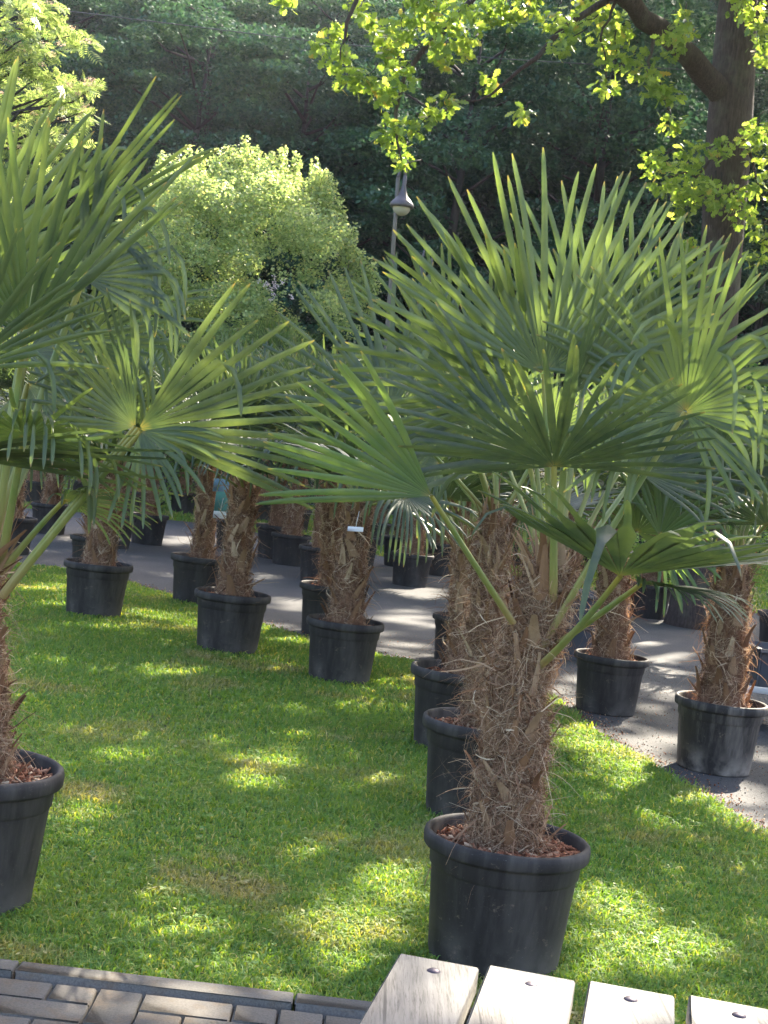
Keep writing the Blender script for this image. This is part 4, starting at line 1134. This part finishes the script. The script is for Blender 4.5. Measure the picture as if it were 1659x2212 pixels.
# unseen oak added outside the frame at right to shade the lawn
ms = tree_meshes(11, 3.9, 62, 150, .17, 'oak_leaf', 'bark_oak', .42, .7, (1.05, .5), 'round', .4, .24, 5)
tree('unseen_shade_tree', ms, (9.2, 12.6, -.02), 'broad unseen tree added to shade the lawn, to the right beyond the picture edge', 'tree', rot=.4)
T2 = np.array([9.6, 27.0, -.02])  # unseen tree added so its crown shades the far lawn
e = empty('unseen_shade_tree', T2, 'tall unseen tree added far behind the oak to shade the far lawn, beyond the right picture edge', 'tree')
g = G(); tube(g, [(0, 0, -.2), (-.1, 0, 5), (-.3, -.2, 10), (-.6, -.4, 15)], [.36, .28, .2, .06], 12); link('trunk', g.mesh('trunk', M['bark_oak'], True), e)
g = G()
for k_ in range(12):
    a_ = k_ * 2.399; tube(g, wob_line((-.3, -.2, 8.5 + k_ * .45), (math.cos(a_) * 5, math.sin(a_) * 5, 12.5 + k_ * .3), 7, .04), np.linspace(.1, .02, 7), 7)
link('limb', g.mesh('limb', M['bark_oak'], True), e)
T3 = np.array([13.5, 37.5, -.02])  # another unseen tree, added to keep the path in shade
e3 = empty('unseen_shade_tree', T3, 'tallest unseen tree added at the foot of the slope to shade the path, beyond the right picture edge', 'tree')
g = G(); tube(g, [(0, 0, -.2), (-.1, 0, 6), (-.3, -.2, 13), (-.6, -.4, 21)], [.42, .34, .26, .08], 12); link('trunk', g.mesh('trunk', M['bark_oak'], True), e3)
g = G()
for k_ in range(14):
    a_ = k_ * 2.399; tube(g, wob_line((-.3, -.2, 12 + k_ * .5), (math.cos(a_) * 7 - 2, math.sin(a_) * 6, 16.5 + k_ * .35), 7, .04), np.linspace(.14, .02, 7), 7)
link('limb', g.mesh('limb', M['bark_oak'], True), e3)
g = G(); LM = shade_canopy(60000, -6.0, 9.0, 14.0, 25.5, (15.0, 18.0), (8.5, 37.0), 13.0, 26); print('shade_canopy3', len(LM))
leaf_cloud(g, LM - T3, .22, 'round', .4, droop=.3); link('crown', g.mesh('crown', M['oak_leaf']), e3)
g = G(); LM = shade_canopy(24000, -4.5, 4.2, 8.0, 15.0, (10.0, 13.0), (7.5, 26.5), 10.0); print('shade_canopy2', len(LM))
LM = LM[np.sin(LM[:, 0] * 1.9 + np.sin(LM[:, 1] * 2.3) * 1.5) + np.sin(LM[:, 1] * 1.6 + 1) > -.75]
leaf_cloud(g, LM - T2, .17, 'round', .4, droop=.3); link('crown', g.mesh('crown', M['oak_leaf']), e)

# ------------------------------------------------------------------ rowan at the upper left
RY = 14.0
rb = at(-160, 700, RY); R0 = np.array([rb[0], RY, -.02])
e = empty('rowan_tree', R0, 'rowan tree with feathery leaves and cream flower heads at the upper left', 'tree')
g = G(); tube(g, np.array([(0, 0, -.1), (.05, 0, 1.6), (.0, .1, 3.2), (.1, 0, 5.0), (.1, 0, 6.4)]), [.14, .11, .09, .06, .02], 12); link('trunk', g.mesh('trunk', M['bark_dark'], True), e)
RC = [(20, 20, 42), (60, 12, 36), (100, 38, 32), (60, 80, 44), (150, 78, 26), (122, 62, 28), (182, 95, 22), (20, 130, 48), (70, 140, 40), (112, 165, 32), (130, 200, 36), (95, 225, 42), (45, 210, 46),
      (160, 245, 28), (178, 188, 18), (198, 192, 14), (150, 190, 20), (20, 280, 50), (70, 290, 46), (120, 285, 34), (150, 310, 26), (175, 260, 18), (30, 350, 40), (110, 10, 22), (-40, 60, 60), (-60, 180, 70), (-50, 300, 60),
      (-150, 100, 80), (-160, 240, 80), (-90, -60, 80), (20, -60, 50), (90, 110, 30), (185, 240, 14), (105, 330, 24), (60, 380, 30), (15, 420, 30)]
gl = G(); gf = G(); gb = G()
for (x, y, r) in RC:
    Y = RY + random.uniform(-.5, .5); c = at(x, y, Y); rad = r / FPX * Y
    leaf_cloud(gl, ball(int(9 + 24 * (r / 40) ** 2), c, rad * .85, .1, .9) - R0, .17, 'pinnate', .6, droop=.25)
    st = R0 + np.array([.05, 0, min(5.8, max(1.5, c[2] - .5))])
    tube(gb, wob_line(st, c, 6, .05) - R0, np.linspace(.022, .005, 6), 6)
    if x > -60:
        for _ in range(max(1, int(r / 17))):
            fc = c + nrm(RNG.normal(0, 1, 3) + np.array([.2, -.3, 1.1])) * rad * .95
            leaf_cloud(gf, ball(34, fc, .042, .2, .45) - R0, .018, 'quad', 1.0)
for (x, y) in ((190, 182), (170, 203), (196, 172), (176, 235), (188, 230), (130, 95), (112, 118), (150, 180), (105, 210), (128, 232), (60, 108), (185, 88)):
    leaf_cloud(gf, ball(44, at(x, y, RY - .2), .05, .2, .5) - R0, .018, 'quad', 1.0)
link('limb', gb.mesh('limb', M['bark_dark'], True), e); link('crown', gl.mesh('crown', M['rowan_leaf']), e); link('flower_head', gf.mesh('flower_head', M['blossom']), e)

# ------------------------------------------------------------------ bright bush behind the palms
BY = 30.0
bc = at(545, 600, BY); B0 = np.array([bc[0], BY, -.02])
e = empty('flowering_bush', B0, 'large round sunlit yellow-green bush behind the palms, left of the street lamp', 'bush')
OUT = [(215, 600), (235, 480), (300, 400), (370, 352), (440, 335), (520, 330), (600, 345), (660, 360), (708, 385), (720, 440), (735, 490), (760, 530), (790, 575), (805, 640), (790, 720), (700, 760)]
OUT = [(520 + (x - 520) * (.86 + .07 * math.sin(i_ * 2.7)), 590 + (y - 590) * (.86 + .08 * math.sin(i_ * 4.1 + 1))) for i_, (x, y) in enumerate(OUT)]
gl = G(); gb = G()
cz = bc[2]
HOL = [(random.uniform(280, 760), random.uniform(400, 760), random.uniform(16, 34)) for _ in range(26)]
for k in range(330):
    # clumps fill a rounded body under the outline; nearer the skin the leaves are denser
    x, y = OUT[0]
    while True:
        x = random.uniform(215, 800); y = random.uniform(335, 800)
        if in_poly(np.array([[x, y]]), OUT + [(640, 830), (300, 830)])[0]: break
    if any((x - a_) ** 2 + ((y - b_) * 1.3) ** 2 < c_r ** 2 for a_, b_, c_r in HOL): continue
    dpt = random.uniform(-1, 1)
    fx = (x - 520) / 300; dep = math.sqrt(max(.08, 1 - min(.92, fx * fx + max(0, (560 - y) / 260) ** 2 * .85)))
    c = at(x, y, BY + dpt * 2.0 * dep)
    leaf_cloud(gl, ball(270, c, random.uniform(.26, .56), .1, random.uniform(.5, 1.0)) - B0, .062, 'round', .4)
EDGE = []
for i_ in range(2, 13):
    for f_ in (.15, .4, .65, .9):
        ex = OUT[i_][0] * (1 - f_) + OUT[i_ + 1][0] * f_; ey = OUT[i_][1] * (1 - f_) + OUT[i_ + 1][1] * f_
        dx_, dy_ = ex - 520, (ey - 560) * 1.2; dn = math.hypot(dx_, dy_); q_ = random.uniform(-6, 30)
        EDGE.append((ex + dx_ / dn * (q_ + 22), ey + dy_ / dn * (q_ + 22)))
for k, (x, y) in enumerate(EDGE + list(((527, 300), (432, 330), (585, 335), (640, 338), (700, 372), (705, 410), (715, 440), (408, 320), (370, 352), (505, 322), (612, 322), (680, 352), (722, 470), (748, 515), (770, 545), (555, 325), (470, 330), (735, 440)))):
    tip = at(x, y, BY + random.uniform(-.4, .4)); bs_ = tip + np.array([random.uniform(-.15, .15), .1, -.5])
    Ln = wob_line(bs_, tip, 9, .04); tube(gb, Ln - B0, np.linspace(.008, .003, 9), 5)
    for p in Ln: leaf_cloud(gl, ball(20, p, .11, .1) - B0, .062, 'round', .4)
for k in range(26):
    a_ = random.uniform(0, 6.28); rr = random.uniform(.6, 1.7)
    tube(gb, wob_line((0, 0, 0), (math.cos(a_) * rr, math.sin(a_) * rr * .6, random.uniform(1.8, 3.8)), 8, .04), np.linspace(.035, .006, 8), 6)
link('stem', gb.mesh('stem', M['bark_dark'], True), e); link('foliage', gl.mesh('foliage', M['bush_leaf']), e)
gf = G()
for k in range(14):
    c = at(random.gauss(590, 14), random.gauss(622, 16), BY - 2.1)
    leaf_cloud(gf, ball(16, c, .05, .1) - B0, .04, 'quad', .3)
link('flower', gf.mesh('flower', M['petal']), e)

# other shrubs
def shrub(x, y, Y, r, H, label, leafm='shrub_leaf', n=60, ls=.06, flowers=0, zc=None):
    c0 = at(x, y, Y); B = np.array([c0[0], Y, -.02])
    e = empty('shrub', B, label, 'shrub'); gl = G(); gb = G()
    for k in range(n):
        a_ = random.uniform(0, 6.28); z = random.uniform(.12, 1) * H; rr = r * math.sqrt(random.random()) * (1 - .35 * (z / H) ** 2)
        leaf_cloud(gl, ball(90, (math.cos(a_) * rr, math.sin(a_) * rr, z), .26 + .05 * r, .1, .8), ls, 'round', .4)
        if k % 4 == 0: tube(gb, wob_line((0, 0, 0), (math.cos(a_) * rr, math.sin(a_) * rr, z), 6, .05), np.linspace(.02, .005, 6), 5)
    link('stem', gb.mesh('stem', M['bark_dark'], True), e); link('foliage', gl.mesh('foliage', M[leafm]), e)
    if flowers:
        gf = G()
        for k in range(flowers):
            a_ = random.uniform(3.2, 6.2); leaf_cloud(gf, ball(8, (math.cos(a_) * r, math.sin(a_) * r, random.uniform(.3, 1) * H), .03, .1), .03, 'quad', .3)
        link('flower', gf.mesh('flower', M['petal']), e)
    return e
shrub(1660, 520, 27, 1.4, 4.0, 'green shrub rising behind the oak trunk at the right edge', n=90)
shrub(1395, 560, 28, 1.4, 3.0, 'leafy shrub behind the largest palm crown, left of the oak trunk', 'bush_leaf', n=60)
shrub(1385, 1180, 22.5, .55, .75, 'small shrub with pale pink flowers behind the purplish trunk', n=18, flowers=40)
shrub(1200, 1150, 24, .7, 1.0, 'low flowering shrub behind the stalks of the largest palm', n=26, flowers=60)
shrub(1560, 1150, 22, .9, 1.3, 'dark green shrub behind the palm in the dusty pot', n=40)
shrub(60, 900, 28, 1.5, 2.6, 'green shrub behind the palms at far left', n=60)
shrub(330, 930, 28, 1.1, 1.5, 'low green shrub below the left side of the bright bush', n=40)

# ------------------------------------------------------------------ forest on the hillside
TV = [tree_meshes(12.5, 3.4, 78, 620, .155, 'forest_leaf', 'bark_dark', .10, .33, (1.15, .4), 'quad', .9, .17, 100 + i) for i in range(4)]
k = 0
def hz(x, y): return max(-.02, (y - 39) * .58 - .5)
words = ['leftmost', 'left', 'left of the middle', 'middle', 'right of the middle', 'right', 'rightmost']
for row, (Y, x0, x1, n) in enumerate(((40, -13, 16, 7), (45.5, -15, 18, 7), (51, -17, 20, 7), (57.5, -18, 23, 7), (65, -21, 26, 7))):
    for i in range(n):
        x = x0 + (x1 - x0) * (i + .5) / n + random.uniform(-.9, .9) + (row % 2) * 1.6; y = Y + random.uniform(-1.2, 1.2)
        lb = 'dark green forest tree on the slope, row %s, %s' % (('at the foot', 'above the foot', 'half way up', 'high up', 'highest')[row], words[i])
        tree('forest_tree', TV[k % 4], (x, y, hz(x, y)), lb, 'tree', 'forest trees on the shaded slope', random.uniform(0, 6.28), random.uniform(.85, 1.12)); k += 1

# ------------------------------------------------------------------ street lamps, cable, fence
def lamp(px, pt, pb, hx, Y, hs, label):
    top = at(*pt, Y); bot = at(*pb, Y); sl = (top - bot) / (top[2] - bot[2]); base = bot + sl * (-.02 - bot[2]); base[1] = Y
    e = empty('street_lamp', base, label, 'street lamp')
    H = top - base
    g = G(); tube(g, [(0, 0, 0), H * .5, H * .86, H], [.055, .045, .038, .034], 12); lathe(g, [(.11, 0), (.11, .3), (.08, .34), (.07, .36)], 12); link('post', g.mesh('post', M['post_metal'], True), e)
    head = at(*hx, Y) - base           # rim centre of the shade
    r = hs / FPX * Y / 2
    g = G(); nk = head + np.array([0, 0, r * 2.35])
    arm = [H + (0, 0, -.02), H + np.array([.03, 0, .22]), (H + nk) / 2 + np.array([0, 0, r * 1.5]), nk + np.array([0, 0, .35]), nk]
    t = np.linspace(0, 1, 15); d_ = np.linspace(0, 1, 5); arm = np.array(arm)
    tube(g, np.stack([np.interp(t, d_, arm[:, i]) for i in range(3)], 1), .03, 8); link('arm', g.mesh('arm', M['lamp_metal'], True), e)
    g = G(); lathe(g, [(.03, r * 2.5), (.10 * r + .02, r * 2.3), (.17 * r, r * 1.7), (.24 * r, r * 1.3), (.42 * r, r * .75), (.80 * r, r * .32), (1.0 * r, r * .10), (1.03 * r, -.02), (.98 * r, -.06), (.80 * r, -.05)], 32, c=head)
    link('lamp_shade', g.mesh('lamp_shade', M['lamp_metal'], True), e)
    g = G(); lathe(g, [(.78 * r, -.05)] + [(.78 * r * math.cos(a_), -.05 - .78 * r * .95 * math.sin(a_)) for a_ in np.linspace(0.1, 1.55, 9)], 32, c=head); link('globe', g.mesh('globe', M['lamp_glass'], True), e)
lamp(0, (860, 384), (842, 640), (868, 442), 27.0, 50, 'tall street lamp with bell shaped grey shade hanging in front of the dark forest')
lamp(0, (912, 560), (902, 700), (928, 605), 34.0, 27, 'second farther street lamp, its small pale dome peeping between the palm leaves')
Pc = [at(-200, -22, 30), at(130, 22, 30), at(400, 55, 30), at(690, 91, 30), at(1080, 127, 30), at(1500, 152, 30), at(1800, 165, 30)]
g = G(); tt = np.linspace(0, 1, 40); dd = np.linspace(0, 1, 7); Pc = np.array(Pc)
tube(g, np.stack([np.interp(tt, dd, Pc[:, i]) for i in range(3)], 1), .011, 5)
tag(link('overhead_cable', g.mesh('overhead_cable', M['cable'])), 'thin dark overhead cable crossing in front of the forest', 'cable')

FA, FB = at(-60, 1000, 31.5), at(1300, 1000, 29.5)
e = empty('wire_fence', (FA[0], FA[1], -.02), 'low wire mesh fence with thin posts behind the sunlit verge', 'fence')
L_ = FB - FA; L_[2] = 0; ln = np.linalg.norm(L_); fd = L_ / ln
g = G()
for z in np.arange(.06, 1.15, .10): tube(g, [zu * z, fd * ln + zu * z], .003, 4, cap=False)
for s in np.arange(0, ln, .10): tube(g, [fd * s + zu * .03, fd * s + zu * 1.12], .0025, 3, cap=False)
link('wire_mesh', g.mesh('wire_mesh', M['fence_wire']), e)
for s in np.arange(0, ln, 2.2):
    g = G(); tube(g, [fd * s + (0, .02, 0), fd * s + np.array([0, .02, 1.2])], .024, 8); link('post', g.mesh('post', M['timber']), e)

# timber edging beyond the path at right
A2, B2 = gr(1345, 1283), gr(1560, 1318)
d = nrm(B2 - A2); c = (A2 + B2) / 2
g = G(); boxv(g, (0, 0, .07), (d, np.cross(zu, d), zu), (np.linalg.norm(B2 - A2) / 2 + .4, .05, .09), bev=.01)
tag(link('timber_edging', g.mesh('timber_edging', M['timber']), loc=(c[0], c[1], -.02)), 'dark timber edging board between the path and the verge at right', 'edging')

# trolley with crates at the right edge
def crate(name, p, w_, d_, h_, label, rot=0.0, cat='crate'):
    e = G(); ax = (np.array([math.cos(rot), math.sin(rot), 0]), np.array([-math.sin(rot), math.cos(rot), 0]), zu)
    for s in (-1, 1):
        boxv(e, ax[0] * s * (w_ / 2 - .008) + zu * h_ / 2, ax, (.008, d_ / 2, h_ / 2), bev=.002)
        boxv(e, ax[1] * s * (d_ / 2 - .008) + zu * h_ / 2, ax, (w_ / 2 - .017, .008, h_ / 2), bev=.002)
        boxv(e, ax[0] * s * (w_ / 2 + .008) + zu * (h_ - .015), ax, (.008, d_ / 2, .013), bev=.002)
        boxv(e, ax[1] * s * (d_ / 2 + .008) + zu * (h_ - .015), ax, (w_ / 2, .008, .013), bev=.002)
    boxv(e, zu * .01, ax, (w_ / 2 - .02, d_ / 2 - .02, .008))
    return tag(link(name, e.mesh(name, M['crate']), loc=tuple(p)), label, cat, 'black plastic crates')
tb = at(1665, 1500, 10.2); tb = np.array([tb[0] + .35, 10.2, -.012])
e = empty('plant_trolley', tb, 'low metal plant trolley with black trays at the right edge', 'trolley')
zt = float(at(1665, 1478, 10.2)[2]) + .0
for yy in (-.3, .3):
    g = G(); boxv(g, (0, yy, zt), (X0, np.array([0, 1., 0]), zu), (.62, .018, .022), bev=.003); link('rail', g.mesh('rail', M['rail']), e)
g = G(); boxv(g, (0, 0, zt + .005), (X0, np.array([0, 1., 0]), zu), (.60, .28, .008)); link('shelf', g.mesh('shelf', M['crate']), e)
for xx in (-.6, .6):
    for yy in (-.3, .3):
        g = G(); boxv(g, (xx, yy * 1.06 + 0, zt / 2 - .0), (X0, np.array([0, 1., 0]), zu), (.016, .016, zt / 2 - .02), bev=.002); link('leg', g.mesh('leg', M['rail']), e)
crate('crate', tb + zu * (zt + .016) + np.array([-.28, 0, 0]), .50, .50, .26, 'black plastic crate on the trolley at the right edge')
crate('crate', tb + zu * (zt + .016) + np.array([.28, 0, 0]), .50, .50, .26, 'black plastic crate at the far end of the trolley, beyond the right edge')
p = gr(1262, 1440, -.012)
crate('crate', (p[0], p[1] + .6, -.012), .55, .5, .30, 'black crate on the asphalt left of the purplish trunk, lower of two')
crate('crate', (p[0] + .02, p[1] + .6, .292), .55, .5, .26, 'black crate stacked on another one left of the purplish trunk')

# name tags hung on palms
for i, (x, y, Y, w_, h_, mt, lb) in enumerate(((478, 1048, 11.3, .12, .10, 'tag_blue', 'pale blue label card hanging among the leaves of the middle palms'), (480, 1085, 11.2, .11, .16, 'tag_teal', 'dark teal label card on the middle palms'),
                                  (475, 1112, 11.15, .10, .055, 'tag_white', 'pale grey-green strip below the teal label card'), (768, 1143, 9.3, .10, .03, 'tag_white', 'white strip label on the trunk of the palm with woven foot'))):
    p = at(x, y, Y); g = G(); boxv(g, (0, 0, 0), (nrm(np.array([1, .15, .05])), nrm(np.array([-.15, 1, 0])), zu), (w_ / 2, .0015, h_ / 2), bev=.0006)
    tube(g, [(0, 0, h_ / 2), (.01, .02, h_ / 2 + .10)], .0015, 4)
    tag(link('plant_label', g.mesh('plant_label', M[mt]), loc=tuple(p)), lb, 'label')
print('objects', len(D.objects))

# ------------------------------------------------------------------ air
g = G(); boxv(g, (5, 57.5, 41.0), (X0, np.array([0, 1., 0]), zu), (162, 93, 44))
hz_ = D.materials.new('haze'); hz_.use_nodes = True; t_ = hz_.node_tree; t_.nodes.clear()
o_ = N(t_, 'ShaderNodeOutputMaterial'); v_ = N(t_, 'ShaderNodeVolumePrincipled')
v_.inputs['Color'].default_value = (.84, .82, 1.0, 1); v_.inputs['Density'].default_value = .00032; v_.inputs['Anisotropy'].default_value = .65
t_.links.new(v_.outputs[0], o_.inputs['Volume'])
tag(link('haze', g.mesh('haze', hz_)), kind='stuff')

# loose grit and crumbs of soil where the lawn meets the asphalt
g = G(); nn_ = near[2:-2]
for i in range(len(nn_) - 1):
    a_, b_ = nn_[i], nn_[i + 1]; L_ = np.linalg.norm(b_ - a_); d = (b_ - a_) / L_; o_ = np.array([-d[1], d[0], 0]); o_ = o_ if o_[1] > 0 else -o_
    for _ in range(int(L_ * 420)):
        f = abs(random.gauss(0, .11)); p = a_ + d * random.uniform(0, L_) + o_ * (f - .03) + zu * -.008; r_ = random.uniform(.003, .010)
        v = RNG.normal(0, 1, (4, 3)); v = nrm(v) * r_; g.add(p + v + zu * r_ * .4, None, [(0, 1, 2), (0, 2, 3), (0, 3, 1), (1, 3, 2)])
path_poly = [tuple(p[:2]) for p in near[4:]] + [(5, 1), (7, 12), (3, 14)]
Pg = np.stack([RNG.uniform(-1, 6, 30000), RNG.uniform(4, 13, 30000), np.full(30000, -.010)], 1); Pg = Pg[in_poly(Pg, path_poly)]
for p in Pg:
    r_ = random.uniform(.002, .007); v = nrm(RNG.normal(0, 1, (4, 3))) * r_; g.add(p + v + zu * r_ * .3, None, [(0, 1, 2), (0, 2, 3), (0, 3, 1), (1, 3, 2)], random.choice((1, 1, 1, 0)))
tag(link('path_grit', g.mesh('path_grit', [M['chip'], M['kerb']])), 'brown grit and soil crumbs along the edge of the asphalt', 'grit', kind='stuff')
